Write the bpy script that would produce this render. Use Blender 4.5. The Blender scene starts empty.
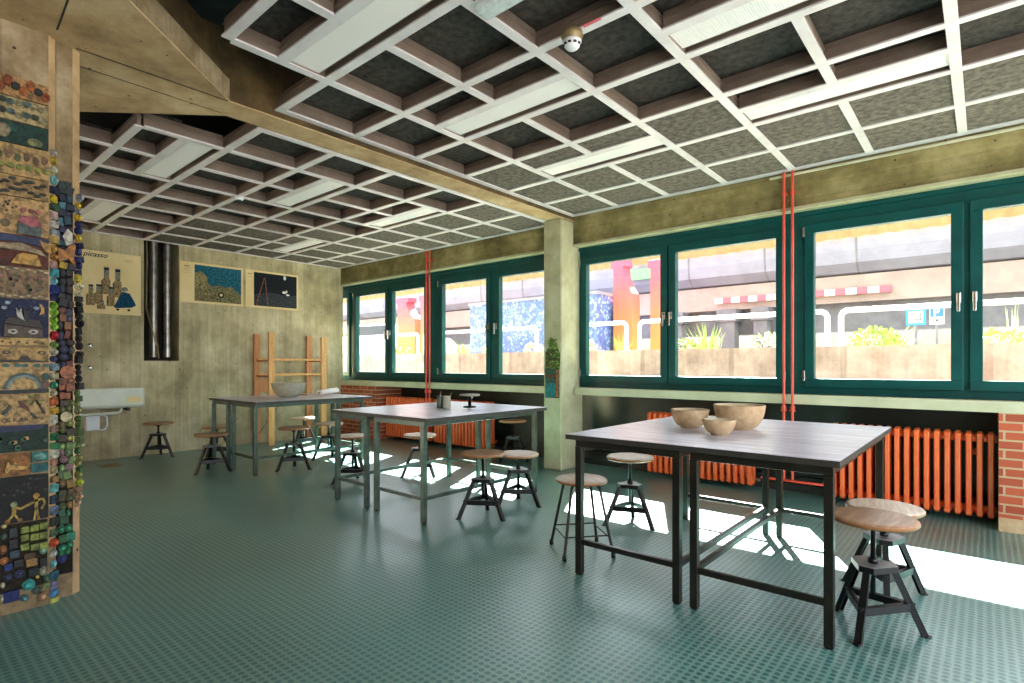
import bpy, math, random
from mathutils import Vector, Matrix
PI = math.pi
random.seed(7)
SC = bpy.context.scene
COL = SC.collection

# ------------------------------------------------------------------ materials
def rgb(h):
    h = h.lstrip('#')
    def c(v):
        v = int(v, 16) / 255
        return v / 12.92 if v <= .04045 else ((v + .055) / 1.055) ** 2.4
    return (c(h[0:2]), c(h[2:4]), c(h[4:6]), 1)

class N:
    def __init__(s, m):
        s.t = m.node_tree; s.n = s.t.nodes; s.l = s.t.links
    def a(s, k, **kw):
        n = s.n.new(k)
        for p, v in kw.items(): setattr(n, p, v)
        return n
    def c(s, a, b): s.l.new(a, b)

def base(name, col, rough=.5, metal=0, spec=.5, **kw):
    m = bpy.data.materials.new(name); m.use_nodes = True
    b = m.node_tree.nodes['Principled BSDF']
    b.inputs['Base Color'].default_value = rgb(col) if isinstance(col, str) else col
    b.inputs['Roughness'].default_value = rough
    b.inputs['Metallic'].default_value = metal
    b.inputs['Specular IOR Level'].default_value = spec
    for k, v in kw.items(): b.inputs[k.replace('_', ' ')].default_value = v
    return m

def coords(g, world=True):
    return g.a('ShaderNodeNewGeometry').outputs['Position'] if world else g.a('ShaderNodeTexCoord').outputs['Object']

def mottled(name, cols, rough=.5, scale=6, stretch=(1, 1, 1), bump=0, bscale=40, metal=0, spec=.5, world=True, detail=6, dist=0., rvar=0.):
    """noise mix between colours (list of (pos, hex)) + optional noise bump"""
    m = base(name, cols[0][1], rough, metal, spec); g = N(m); b = g.n['Principled BSDF']
    mp = g.a('ShaderNodeMapping'); mp.inputs['Scale'].default_value = stretch
    g.c(coords(g, world), mp.inputs[0])
    no = g.a('ShaderNodeTexNoise'); no.inputs['Scale'].default_value = scale; no.inputs['Detail'].default_value = detail
    no.inputs['Distortion'].default_value = dist; no.inputs['Roughness'].default_value = .6
    g.c(mp.outputs[0], no.inputs['Vector'])
    r = g.a('ShaderNodeValToRGB'); e = r.color_ramp.elements
    while len(e) < len(cols): e.new(.5)
    for i, (p, c) in enumerate(cols): e[i].position = p; e[i].color = rgb(c)
    g.c(no.outputs['Fac'], r.inputs[0]); g.c(r.outputs[0], b.inputs['Base Color'])
    if rvar:
        mr = g.a('ShaderNodeMapRange'); mr.inputs['To Min'].default_value = rough - rvar; mr.inputs['To Max'].default_value = rough + rvar
        g.c(no.outputs['Fac'], mr.inputs[0]); g.c(mr.outputs[0], b.inputs['Roughness'])
    if bump:
        n2 = g.a('ShaderNodeTexNoise'); n2.inputs['Scale'].default_value = bscale; n2.inputs['Detail'].default_value = 4
        g.c(mp.outputs[0], n2.inputs['Vector'])
        bu = g.a('ShaderNodeBump'); bu.inputs['Strength'].default_value = bump; bu.inputs['Distance'].default_value = .01
        g.c(n2.outputs['Fac'], bu.inputs['Height']); g.c(bu.outputs[0], b.inputs['Normal'])
    return m

def concrete(name, lo, mid, hi, axis=None, board=.1, sc=1.6, speck=True, bump=.35):
    """board-marked concrete; axis = world axis across the boards"""
    m = base(name, mid, .85, 0, .3); g = N(m); b = g.n['Principled BSDF']
    pos = coords(g)
    no = g.a('ShaderNodeTexNoise'); no.inputs['Scale'].default_value = sc; no.inputs['Detail'].default_value = 9; no.inputs['Roughness'].default_value = .68
    g.c(pos, no.inputs['Vector'])
    r = g.a('ShaderNodeValToRGB'); e = r.color_ramp.elements; e.new(.5)
    for i, (p, c) in enumerate(((.32, lo), (.5, mid), (.68, hi))): e[i].position = p; e[i].color = rgb(c)
    g.c(no.outputs['Fac'], r.inputs[0]); col = r.outputs[0]
    hgt = g.a('ShaderNodeTexNoise'); hgt.inputs['Scale'].default_value = 30; hgt.inputs['Detail'].default_value = 5
    g.c(pos, hgt.inputs['Vector']); height = hgt.outputs['Fac']
    if axis is not None:
        sx = g.a('ShaderNodeSeparateXYZ'); g.c(pos, sx.inputs[0])
        d = g.a('ShaderNodeMath', operation='DIVIDE'); g.c(sx.outputs[axis], d.inputs[0]); d.inputs[1].default_value = board
        fl = g.a('ShaderNodeMath', operation='FLOOR'); g.c(d.outputs[0], fl.inputs[0])
        wn = g.a('ShaderNodeTexWhiteNoise', noise_dimensions='1D'); g.c(fl.outputs[0], wn.inputs['W'])
        mr = g.a('ShaderNodeMapRange'); mr.inputs['To Min'].default_value = .9; mr.inputs['To Max'].default_value = 1.08
        g.c(wn.outputs['Value'], mr.inputs[0])
        # long streaks along the boards
        mp = g.a('ShaderNodeMapping'); s = [14, 14, 14]
        for k in range(3):
            if k != axis: s[k] = 1.2
        mp.inputs['Scale'].default_value = s; g.c(pos, mp.inputs[0])
        st = g.a('ShaderNodeTexNoise'); st.inputs['Scale'].default_value = 1.5; st.inputs['Detail'].default_value = 4; g.c(mp.outputs[0], st.inputs['Vector'])
        m2 = g.a('ShaderNodeMapRange'); m2.inputs['From Min'].default_value = .3; m2.inputs['From Max'].default_value = .7
        m2.inputs['To Min'].default_value = .88; m2.inputs['To Max'].default_value = 1.1; g.c(st.outputs['Fac'], m2.inputs[0])
        mu = g.a('ShaderNodeMath', operation='MULTIPLY'); g.c(mr.outputs[0], mu.inputs[0]); g.c(m2.outputs[0], mu.inputs[1])
        fr = g.a('ShaderNodeMath', operation='FRACT'); g.c(d.outputs[0], fr.inputs[0])
        ln = g.a('ShaderNodeMath', operation='LESS_THAN'); g.c(fr.outputs[0], ln.inputs[0]); ln.inputs[1].default_value = .05
        l2 = g.a('ShaderNodeMath', operation='MULTIPLY'); g.c(ln.outputs[0], l2.inputs[0]); l2.inputs[1].default_value = .22
        sb = g.a('ShaderNodeMath', operation='SUBTRACT'); g.c(mu.outputs[0], sb.inputs[0]); g.c(l2.outputs[0], sb.inputs[1])
        vm = g.a('ShaderNodeVectorMath', operation='SCALE'); g.c(col, vm.inputs[0]); g.c(sb.outputs[0], vm.inputs['Scale']); col = vm.outputs[0]
        ad = g.a('ShaderNodeMath', operation='ADD'); g.c(height, ad.inputs[0]); g.c(sb.outputs[0], ad.inputs[1]); height = ad.outputs[0]
    if speck:
        vo = g.a('ShaderNodeTexVoronoi'); vo.inputs['Scale'].default_value = 9; g.c(pos, vo.inputs['Vector'])
        lt = g.a('ShaderNodeMath', operation='LESS_THAN'); g.c(vo.outputs['Distance'], lt.inputs[0]); lt.inputs[1].default_value = .07
        mx = g.a('ShaderNodeMix', data_type='RGBA'); g.c(lt.outputs[0], mx.inputs['Factor']); g.c(col, mx.inputs['A']); mx.inputs['B'].default_value = rgb('#3c3626')
        col = mx.outputs['Result']
    g.c(col, b.inputs['Base Color'])
    bu = g.a('ShaderNodeBump'); bu.inputs['Strength'].default_value = bump; bu.inputs['Distance'].default_value = .01
    g.c(height, bu.inputs['Height']); g.c(bu.outputs[0], b.inputs['Normal'])
    return m

def studded():
    m = base('studded_rubber', '#24695f', .3, 0, .9, Coat_Weight=.35, Coat_Roughness=.38); g = N(m); b = g.n['Principled BSDF']
    pos = coords(g); sx = g.a('ShaderNodeSeparateXYZ'); g.c(pos, sx.inputs[0])
    cs = g.a('ShaderNodeCombineXYZ')
    for k in (0, 1):
        d = g.a('ShaderNodeMath', operation='DIVIDE'); g.c(sx.outputs[k], d.inputs[0]); d.inputs[1].default_value = .033
        f = g.a('ShaderNodeMath', operation='FRACT'); g.c(d.outputs[0], f.inputs[0])
        s = g.a('ShaderNodeMath', operation='SUBTRACT'); g.c(f.outputs[0], s.inputs[0]); s.inputs[1].default_value = .5
        g.c(s.outputs[0], cs.inputs[k])
    ln = g.a('ShaderNodeVectorMath', operation='LENGTH'); g.c(cs.outputs[0], ln.inputs[0])
    mr = g.a('ShaderNodeMapRange', interpolation_type='SMOOTHSTEP'); mr.inputs['From Min'].default_value = .27; mr.inputs['From Max'].default_value = .45
    mr.inputs['To Min'].default_value = 1; mr.inputs['To Max'].default_value = 0
    g.c(ln.outputs['Value'], mr.inputs[0])
    no = g.a('ShaderNodeTexNoise'); no.inputs['Scale'].default_value = 1.1; no.inputs['Detail'].default_value = 5; no.inputs['Roughness'].default_value = .55
    g.c(pos, no.inputs['Vector'])
    r = g.a('ShaderNodeValToRGB'); e = r.color_ramp.elements
    e[0].position = .3; e[0].color = rgb('#22544f'); e[1].position = .7; e[1].color = rgb('#357572')
    g.c(no.outputs['Fac'], r.inputs[0])
    mx = g.a('ShaderNodeMix', data_type='RGBA', blend_type='MIX'); g.c(mr.outputs[0], mx.inputs['Factor'])
    g.c(r.outputs[0], mx.inputs['B'])
    vm = g.a('ShaderNodeMix', data_type='RGBA'); vm.inputs['Factor'].default_value = .5; g.c(r.outputs[0], vm.inputs['A']); vm.inputs['B'].default_value = rgb('#8fb0a6')
    g.c(vm.outputs['Result'], mx.inputs['A'])
    g.c(mx.outputs['Result'], b.inputs['Base Color'])
    n3 = g.a('ShaderNodeTexNoise'); n3.inputs['Scale'].default_value = 1.3; n3.inputs['Detail'].default_value = 2; g.c(pos, n3.inputs['Vector'])
    m3 = g.a('ShaderNodeMapRange'); m3.inputs['From Min'].default_value = .35; m3.inputs['From Max'].default_value = .65; m3.inputs['To Min'].default_value = .285; m3.inputs['To Max'].default_value = .36
    g.c(n3.outputs['Fac'], m3.inputs[0]); g.c(m3.outputs[0], b.inputs['Roughness'])
    bu = g.a('ShaderNodeBump'); bu.inputs['Strength'].default_value = .7; bu.inputs['Distance'].default_value = .0011
    g.c(mr.outputs[0], bu.inputs['Height']); g.c(bu.outputs[0], b.inputs['Normal'])
    return m

def bricks(name, axis):
    m = base(name, '#b0553a', .85, 0, .3); g = N(m); b = g.n['Principled BSDF']
    sx = g.a('ShaderNodeSeparateXYZ'); g.c(coords(g), sx.inputs[0]); cs = g.a('ShaderNodeCombineXYZ')
    g.c(sx.outputs[axis], cs.inputs[0]); g.c(sx.outputs[2], cs.inputs[1])
    br = g.a('ShaderNodeTexBrick'); br.inputs['Scale'].default_value = 1; br.inputs['Brick Width'].default_value = .21; br.inputs['Row Height'].default_value = .0655
    br.inputs['Mortar Size'].default_value = .007; br.inputs['Color1'].default_value = rgb('#b8583c'); br.inputs['Color2'].default_value = rgb('#93422f')
    br.inputs['Mortar'].default_value = rgb('#b79a78'); g.c(cs.outputs[0], br.inputs['Vector'])
    g.c(br.outputs['Color'], b.inputs['Base Color'])
    bu = g.a('ShaderNodeBump', invert=True); bu.inputs['Strength'].default_value = .6; bu.inputs['Distance'].default_value = .006
    g.c(br.outputs['Fac'], bu.inputs['Height']); g.c(bu.outputs[0], b.inputs['Normal'])
    return m

def glass():
    m = bpy.data.materials.new('window_glass'); m.use_nodes = True; g = N(m)
    g.n.remove(g.n['Principled BSDF']); out = g.n['Material Output']
    t = g.a('ShaderNodeBsdfTransparent'); t.inputs[0].default_value = (.94, .97, .96, 1)
    gl = g.a('ShaderNodeBsdfGlossy'); gl.inputs['Roughness'].default_value = .03
    lw = g.a('ShaderNodeLayerWeight'); lw.inputs['Blend'].default_value = .5
    pw = g.a('ShaderNodeMath', operation='POWER'); g.c(lw.outputs['Facing'], pw.inputs[0]); pw.inputs[1].default_value = 4
    fr = g.a('ShaderNodeMath', operation='MULTIPLY_ADD'); g.c(pw.outputs[0], fr.inputs[0]); fr.inputs[1].default_value = .5; fr.inputs[2].default_value = .02
    mx = g.a('ShaderNodeMixShader'); g.c(fr.outputs[0], mx.inputs[0]); g.c(t.outputs[0], mx.inputs[1]); g.c(gl.outputs[0], mx.inputs[2])
    g.c(mx.outputs[0], out.inputs[0]); return m

def lens_mat():
    """ribbed prismatic plastic lens of the ceiling lights"""
    m = base('prismatic_lens', '#f6f2f0', .35, 0, .5); g = N(m); b = g.n['Principled BSDF']
    w = g.a('ShaderNodeTexWave', bands_direction='X'); w.inputs['Scale'].default_value = 26; g.c(coords(g), w.inputs['Vector'])
    bu = g.a('ShaderNodeBump'); bu.inputs['Strength'].default_value = .5; bu.inputs['Distance'].default_value = .004
    g.c(w.outputs['Fac'], bu.inputs['Height']); g.c(bu.outputs[0], b.inputs['Normal'])
    return m

def wood_top():
    m = base('worn_tabletop', '#6b6f78', .3, 0, .9); g = N(m); b = g.n['Principled BSDF']
    mp = g.a('ShaderNodeMapping'); mp.inputs['Scale'].default_value = (1.2, 12, 1); g.c(coords(g), mp.inputs[0])
    no = g.a('ShaderNodeTexNoise'); no.inputs['Scale'].default_value = 2.2; no.inputs['Detail'].default_value = 8; g.c(mp.outputs[0], no.inputs['Vector'])
    r = g.a('ShaderNodeValToRGB'); e = r.color_ramp.elements; e.new(.5)
    for i, (p, c) in enumerate(((.3, '#aaa2ae'), (.5, '#cbc4d2'), (.7, '#e2dce8'))): e[i].position = p; e[i].color = rgb(c)  # pale lilac base colour also carries the window reflection
    g.c(no.outputs['Fac'], r.inputs[0]); g.c(r.outputs[0], b.inputs['Base Color'])
    mr = g.a('ShaderNodeMapRange'); mr.inputs['To Min'].default_value = .285; mr.inputs['To Max'].default_value = .35
    g.c(no.outputs['Fac'], mr.inputs[0]); g.c(mr.outputs[0], b.inputs['Roughness'])
    return m

M = {}
M['floor'] = studded()
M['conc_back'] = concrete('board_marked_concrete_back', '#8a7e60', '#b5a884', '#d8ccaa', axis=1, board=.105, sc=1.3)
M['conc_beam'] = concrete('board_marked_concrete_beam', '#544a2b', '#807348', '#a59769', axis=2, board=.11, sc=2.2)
M['conc_smooth'] = concrete('smooth_concrete', '#8a7052', '#b4966e', '#cdb48e', None, sc=2.6, speck=True, bump=.5)
M['conc_side'] = concrete('raw_concrete_side', '#2c2213', '#4a3a22', '#6b5533', None, sc=2.4, speck=True, bump=.6)  # darker copy of the beam concrete; shade on its sides put into colour
M['conc_pale'] = concrete('pale_painted_concrete', '#93906f', '#a8a484', '#b8b396', None, sc=3, speck=False, bump=.12)
M['conc_pier'] = concrete('pier_concrete', '#4b3c26', '#7c6a4e', '#a08f74', axis=1, board=.2, sc=3.2, bump=.6)
M['dark_slab'] = mottled('dark_void_concrete', [(.3, '#15191a'), (.7, '#2b3335')], .9, 2)
M['flange'] = mottled('aluminium_flange', [(.3, '#d2cbcd'), (.7, '#e6e0e2')], .42, 8, metal=.15)
M['fin'] = mottled('bronze_fin', [(.3, '#7b6a60'), (.7, '#9a887c')], .36, 5, metal=.35, rvar=.06)
M['wool'] = mottled('acoustic_wool', [(.35, '#2a2623'), (.65, '#4d4640')], .95, 22, bump=.5, bscale=90)  # deep panels: shade of the coffers put into a darker copy
M['wool2'] = mottled('acoustic_wool_face', [(.35, '#453e38'), (.65, '#756c62')], .95, 22, bump=.4, bscale=90)  # flush panels: same wool, light put into a paler copy
M['lens'] = lens_mat()
M['teal'] = mottled('teal_window_paint', [(.3, '#003a38'), (.7, '#014a47')], .4, 5, spec=.3)
M['glass'] = glass()
M['chrome'] = base('chrome_metal', '#c8c8c4', .22, 1)
M['sill'] = mottled('pale_sill', [(.3, '#b0a98a'), (.7, '#c8c1a4')], .5, 4)
M['niche'] = mottled('dark_green_panel', [(.3, '#080f0c'), (.5, '#0e1814'), (.75, '#1b2a23')], .38, 4, detail=10)
M['skirt'] = mottled('dark_skirting', [(.3, '#181b18'), (.7, '#2d322d')], .5, 4)
M['brick'] = bricks('red_brick', 0)
M['rad'] = mottled('orange_radiator_paint', [(.3, '#e2602c'), (.7, '#f0743c')], .38, 6)
M['pipe'] = mottled('red_pipe_paint', [(.3, '#c4402c'), (.7, '#d8503a')], .4, 6)
M['steel'] = mottled('dark_steel_frame', [(.3, '#15140f'), (.7, '#2a2822')], .34, 9, metal=.3)
M['steel_green'] = mottled('grey_green_steel_frame', [(.3, '#36433b'), (.7, '#55655b')], .3, 9, metal=.4)
M['top'] = wood_top()
M['plate'] = mottled('worn_grey_steel', [(.3, '#5d5a5a'), (.7, '#8d8a8a')], .35, 14, metal=.4, world=False)  # pale gleam of the plate top put into the colour
M['topedge'] = mottled('table_edge', [(.3, '#25231f'), (.7, '#3b3832')], .5, 14)
M['black'] = mottled('black_iron', [(.3, '#070809'), (.7, '#131617')], .38, 8, metal=.2)
M['seat_dark'] = mottled('worn_brown_seat', [(.3, '#8a6549'), (.55, '#a97f5e'), (.75, '#c39b78')], .42, 5, (1, 9, 1), world=False)
M['seat_light'] = mottled('pale_wood_seat', [(.3, '#b99b86'), (.55, '#d6bca6'), (.75, '#e8d5c4')], .42, 5, (1, 9, 1), world=False)
M['seat_edge'] = base('seat_edge_wood', '#96663c', .5)
M['stone'] = mottled('stoneware_clay', [(.3, '#a08460'), (.5, '#b79b76'), (.7, '#c9b08c')], .7, 20, world=False)
M['stone_in'] = mottled('stoneware_interior', [(.3, '#c0b090'), (.7, '#d8cbaf')], .7, 14, world=False)
M['greyclay'] = mottled('grey_clay', [(.3, '#8d8c7a'), (.7, '#adac9a')], .7, 20, world=False)
M['pine'] = mottled('pine_wood', [(.3, '#c98f52'), (.55, '#dda768'), (.75, '#ecbf82')], .55, 4, (8, 8, 1))
M['pine_dark'] = mottled('orange_pine', [(.3, '#b8784a'), (.7, '#d6975f')], .6, 4, (8, 8, 1))
M['cloth'] = mottled('white_cloth', [(.3, '#dcdad2'), (.7, '#f0eee8')], .9, 8)
M['white'] = mottled('white_enamel', [(.3, '#c9ccba'), (.7, '#d9dccc')], .35, 4)
M['plastic'] = base('white_plastic', '#dcdde0', .4)
M['paper'] = mottled('poster_paper', [(.3, '#dcc388'), (.7, '#ead6a2')], .7, 3)
M['duct'] = mottled('galvanised_duct', [(.3, '#5f5c55'), (.6, '#93908a'), (.8, '#b5b3ab')], .3, 9, metal=.85)
M['cable'] = base('brass_cable', '#8d7a55', .5, .4)
M['darkrecess'] = mottled('recess_dark', [(.3, '#241f16'), (.7, '#3a3324')], .9, 3)
M['ink'] = base('black_ink', '#1c1a18', .7)
M['clear'] = mottled('clear_acrylic', [(.3, '#b8c4c6'), (.7, '#e2eaea')], .12, 30)
# outside
M['o_parapet'] = concrete('outside_parapet', '#907c76', '#ab958e', '#c4aea7', axis=0, board=1.25, sc=3, speck=False)
M['o_ground'] = mottled('outside_paving', [(.3, '#77756e'), (.7, '#8f8c85')], .9, 2)
M['o_beam'] = mottled('outside_grey_cladding', [(.3, '#74727b'), (.7, '#88868f')], .7, 2)
M['o_beam2'] = mottled('outside_brown_band', [(.3, '#8f7e74'), (.7, '#a49287')], .8, 3)
M['o_dark'] = mottled('outside_dark_concrete', [(.3, '#5c5b5e'), (.7, '#767476')], .8, 4)
M['o_yellow'] = mottled('outside_corrugated_yellow', [(.3, '#7d6538'), (.7, '#937a4c')], .7, 6)
M['o_green'] = base('outside_green_trim', '#6f9c6c', .7)
M['o_rail'] = base('outside_white_rail', '#cfcfd0', .4)
M['o_leaf'] = mottled('leaf_green', [(.3, '#5c7a2c'), (.7, '#a6bb62')], .7, 12)
M['o_leaf2'] = mottled('pale_flower_green', [(.3, '#8ea263'), (.7, '#d3d8a4')], .7, 12)
M['o_red'] = base('tape_red', '#cf5a64', .6)
M['o_white'] = base('tape_white', '#d8cfc8', .6)
M['sign_blue'] = base('sign_blue', '#2a5fb5', .5); M['sign_cyan'] = base('sign_cyan', '#1e8fc4', .5); M['sign_white'] = base('sign_white', '#e2e6ea', .5)
M['sign_black'] = base('sign_black', '#2c3035', .5)

def gradient_z(name, stops, z0, z1, rough=.75):
    m = base(name, stops[0][1], rough); g = N(m); b = g.n['Principled BSDF']
    sx = g.a('ShaderNodeSeparateXYZ'); g.c(coords(g), sx.inputs[0])
    mr = g.a('ShaderNodeMapRange'); mr.inputs['From Min'].default_value = z0; mr.inputs['From Max'].default_value = z1; g.c(sx.outputs[2], mr.inputs[0])
    no = g.a('ShaderNodeTexNoise'); no.inputs['Scale'].default_value = 12; g.c(coords(g), no.inputs['Vector'])
    ad = g.a('ShaderNodeMath', operation='MULTIPLY_ADD'); g.c(no.outputs['Fac'], ad.inputs[0]); ad.inputs[1].default_value = .3; g.c(mr.outputs[0], ad.inputs[2])
    sb = g.a('ShaderNodeMath', operation='SUBTRACT'); g.c(ad.outputs[0], sb.inputs[0]); sb.inputs[1].default_value = .15
    r = g.a('ShaderNodeValToRGB'); e = r.color_ramp.elements
    while len(e) < len(stops): e.new(.5)
    for i, (p, c) in enumerate(stops): e[i].position = p; e[i].color = rgb(c)
    g.c(sb.outputs[0], r.inputs[0]); g.c(r.outputs[0], b.inputs['Base Color']); return m
M['o_col'] = gradient_z('painted_column_red_to_orange', [(.0, '#b8803c'), (.45, '#b8664a'), (.8, '#b04e5e'), (1., '#a84e68')], 1.4, 3.2)
def mosaic_blue():
    m = base('blue_mosaic', '#3f62a8', .5); g = N(m); b = g.n['Principled BSDF']
    vo = g.a('ShaderNodeTexVoronoi'); vo.inputs['Scale'].default_value = 22; g.c(coords(g), vo.inputs['Vector'])
    r = g.a('ShaderNodeValToRGB'); e = r.color_ramp.elements; e.new(.5); r.color_ramp.interpolation = 'CONSTANT'
    for i, (p, c) in enumerate(((0, '#4c5d9e'), (.45, '#5f76ae'), (.8, '#93a8c4'))): e[i].position = p; e[i].color = rgb(c)
    sx = g.a('ShaderNodeSeparateColor'); g.c(vo.outputs['Color'], sx.inputs[0]); g.c(sx.outputs[0], r.inputs[0]); g.c(r.outputs[0], b.inputs['Base Color']); return m
M['o_mosaic'] = mosaic_blue()
_gl = {}
def glaze(c, rough=.3):
    k = (c, rough)
    if k not in _gl:
        d = '#' + ''.join('%02x' % max(0, int(int(c[i:i+2], 16) * .5)) for i in (1, 3, 5)); e = '#' + ''.join('%02x' % int(int(c[i:i+2], 16) * .86) for i in (1, 3, 5))
        _gl[k] = mottled('glazed_ceramic_' + c[1:], [(.38, d), (.6, e)], max(rough, .45), 45, bump=.25, spec=.22)
    return _gl[k]

# ------------------------------------------------------------------ mesh builder
class MB:
    def __init__(s): s.v = []; s.f = []; s.mi = []; s.mats = []; s.sm = []
    def slot(s, m):
        if m not in s.mats: s.mats.append(m)
        return s.mats.index(m)
    def add(s, vs, fs, m, smooth=False, mat=None):
        o = len(s.v)
        if mat is not None: vs = [mat @ Vector(v) for v in vs]
        s.v += [tuple(v) for v in vs]; k = s.slot(m)
        for f in fs: s.f.append([o + i for i in f]); s.mi.append(k); s.sm.append(smooth)
        return s
    def box(s, x0, x1, y0, y1, z0, z1, m, mat=None):
        v = [(x, y, z) for z in (z0, z1) for y in (y0, y1) for x in (x0, x1)]
        return s.add(v, [(0, 2, 3, 1), (4, 5, 7, 6), (0, 1, 5, 4), (2, 6, 7, 3), (0, 4, 6, 2), (1, 3, 7, 5)], m, False, mat)
    def prism(s, pts, h0, h1, m, plane='z', mat=None):
        """polygon pts (ccw or cw) extruded along plane axis h0..h1"""
        def P(a, b, h): return {'z': (a, b, h), 'x': (h, a, b), 'y': (a, h, b)}[plane]
        n = len(pts); A = sum(pts[i][0] * pts[(i+1) % n][1] - pts[(i+1) % n][0] * pts[i][1] for i in range(n))
        if (A < 0) != (plane == 'y'): pts = pts[::-1]
        v = [P(a, b, h0) for a, b in pts] + [P(a, b, h1) for a, b in pts]
        if h1 < h0: v = v[n:] + v[:n]
        f = [tuple(range(n))[::-1], tuple(range(n, 2 * n))] + [(i, (i+1) % n, n + (i+1) % n, n + i) for i in range(n)]
        return s.add(v, f, m, False, mat)
    def tube(s, path, r, m, n=10, cap=True, flat=None):
        path = [Vector(p) for p in path]; rings = []; up = None
        rr = r if isinstance(r, (list, tuple)) else [r] * len(path)
        for i, p in enumerate(path):
            t = ((path[i+1] - p) if i == 0 else (p - path[i-1]) if i == len(path)-1 else (path[i+1]-p).normalized() + (p-path[i-1]).normalized()).normalized()
            if up is None: up = Vector((0, 0, 1)) if abs(t.z) < .9 else Vector((1, 0, 0))
            a = t.cross(up).normalized(); b = a.cross(t).normalized(); up = b
            rings.append([p + a * math.cos(2*PI*k/n) * rr[i] + b * math.sin(2*PI*k/n) * rr[i] for k in range(n)])
        v = [q for g_ in rings for q in g_]; f = []
        for i in range(len(path)-1):
            for k in range(n): f.append((i*n+k, (i+1)*n+k, (i+1)*n+(k+1) % n, i*n+(k+1) % n))
        s.add(v, f, m, True)
        if cap:
            s.add(rings[0], [tuple(range(n))], m); s.add(rings[-1], [tuple(range(n))[::-1]], m)
        return s
    def lathe(s, prof, m, n=32, at=(0, 0, 0), mat=None, mats=None):
        """prof: (r,z) from bottom outside up and over; r=0 closes"""
        v = []; f = []; idx = []
        for r, z in prof:
            if r < 1e-6: idx.append([len(v)] * n); v.append((at[0], at[1], at[2] + z))
            else:
                idx.append(list(range(len(v), len(v) + n)))
                v += [(at[0] + r*math.cos(2*PI*k/n), at[1] + r*math.sin(2*PI*k/n), at[2] + z) for k in range(n)]
        for i in range(len(prof)-1):
            for k in range(n):
                q = [idx[i][k], idx[i][(k+1) % n], idx[i+1][(k+1) % n], idx[i+1][k]]
                q2 = []
                for w in q:
                    if w not in q2: q2.append(w)
                if len(q2) > 2: f.append(tuple(q2))
        return s.add(v, f, m, True, mat)
    def bar(s, p, q, w, h, m, up=(0, 0, 1)):
        """rectangular bar from p to q, w across, h along up"""
        p = Vector(p); q = Vector(q); t = (q - p).normalized(); u = Vector(up)
        a = t.cross(u).normalized() * w / 2; b = a.cross(t).normalized() * h / 2
        v = [p-a-b, p+a-b, p+a+b, p-a+b, q-a-b, q+a-b, q+a+b, q-a+b]
        return s.add(v, [(0, 1, 2, 3), (7, 6, 5, 4), (0, 4, 5, 1), (1, 5, 6, 2), (2, 6, 7, 3), (3, 7, 4, 0)], m)
    def build(s, name, parent=None, bevel=0, mat=None):
        me = bpy.data.meshes.new(name); me.from_pydata(s.v, [], s.f)
        for m in s.mats: me.materials.append(m)
        me.polygons.foreach_set('material_index', s.mi); me.polygons.foreach_set('use_smooth', s.sm); me.update()
        o = bpy.data.objects.new(name, me); COL.objects.link(o)
        if parent is not None: o.parent = parent
        if mat is not None: o.matrix_basis = mat
        if bevel:
            b = o.modifiers.new('bevel', 'BEVEL'); b.width = bevel; b.segments = 2; b.limit_method = 'ANGLE'
        return o

def tag(o, label=None, cat=None, group=None, kind=None):
    if label: o['label'] = label
    if cat: o['category'] = cat
    if group: o['group'] = group
    if kind: o['kind'] = kind
    return o
def empty(name, loc=(0, 0, 0), rz=0):
    o = bpy.data.objects.new(name, None); COL.objects.link(o); o.location = loc; o.rotation_euler = (0, 0, rz); o.empty_display_size = .1
    return o
def copy_tree(o, parent=None):
    c = o.copy(); COL.objects.link(c); c.parent = parent
    for ch in list(o.children): copy_tree(ch, c)
    return c
def struct(o, label=None): return tag(o, label, None, None, 'structure')
def text(name, body, size, mat, parent, matrix, extrude=.001, shear=0):
    cu = bpy.data.curves.new(name, 'FONT'); cu.body = body; cu.size = size; cu.extrude = extrude; cu.offset = size * .012; cu.shear = shear
    tmp = bpy.data.objects.new(name, cu); COL.objects.link(tmp); bpy.context.view_layer.update()
    me = bpy.data.meshes.new_from_object(tmp.evaluated_get(bpy.context.evaluated_depsgraph_get())); bpy.data.objects.remove(tmp)
    me.name = name; me.materials.clear(); me.materials.append(mat); o = bpy.data.objects.new(name, me); COL.objects.link(o)
    if parent is not None: o.parent = parent
    o.matrix_basis = matrix; return o
def frame_mat(origin, xdir, ydir):
    x = Vector(xdir).normalized(); y = Vector(ydir).normalized(); z = x.cross(y)
    return Matrix(((x.x, y.x, z.x, origin[0]), (x.y, y.y, z.y, origin[1]), (x.z, y.z, z.z, origin[2]), (0, 0, 0, 1)))

XB = -8.45      # back wall
YW = 5.3        # inner face of window wall beam / sill / brick
YF = 5.42       # window frame face
ZR, ZL = 2.90, 2.85   # undersides of the two ceiling grids

# ------------------------------------------------------------------ shell
struct(MB().box(-9.2, 2.6, -3.0, 5.95, -.12, 0, M['floor']).build('floor'))
struct(MB().box(-9.2, 2.6, -3.0, 6.0, 3.3, 3.5, M['dark_slab']).build('ceiling'))
# back wall with duct recess (Y 2.36..2.78, z above 1.25)
b = MB(); W = M['conc_back']
b.box(XB - .35, XB, -1.2, 2.36, 0, 3.3, W); b.box(XB - .35, XB, 2.78, 5.34, 0, 3.3, W); b.box(XB - .35, XB, 2.36, 2.78, 0, 1.25, W)
b.box(XB - .37, XB - .3, 2.36, 2.78, 1.25, 3.3, M['darkrecess'])
struct(b.build('wall_back'))
struct(MB().box(-9.2, 2.6, -3.1, -3.0, 0, 3.3, M['conc_smooth']).build('wall_rear'))  # unseen wall, added to cut fill light from behind the camera
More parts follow.
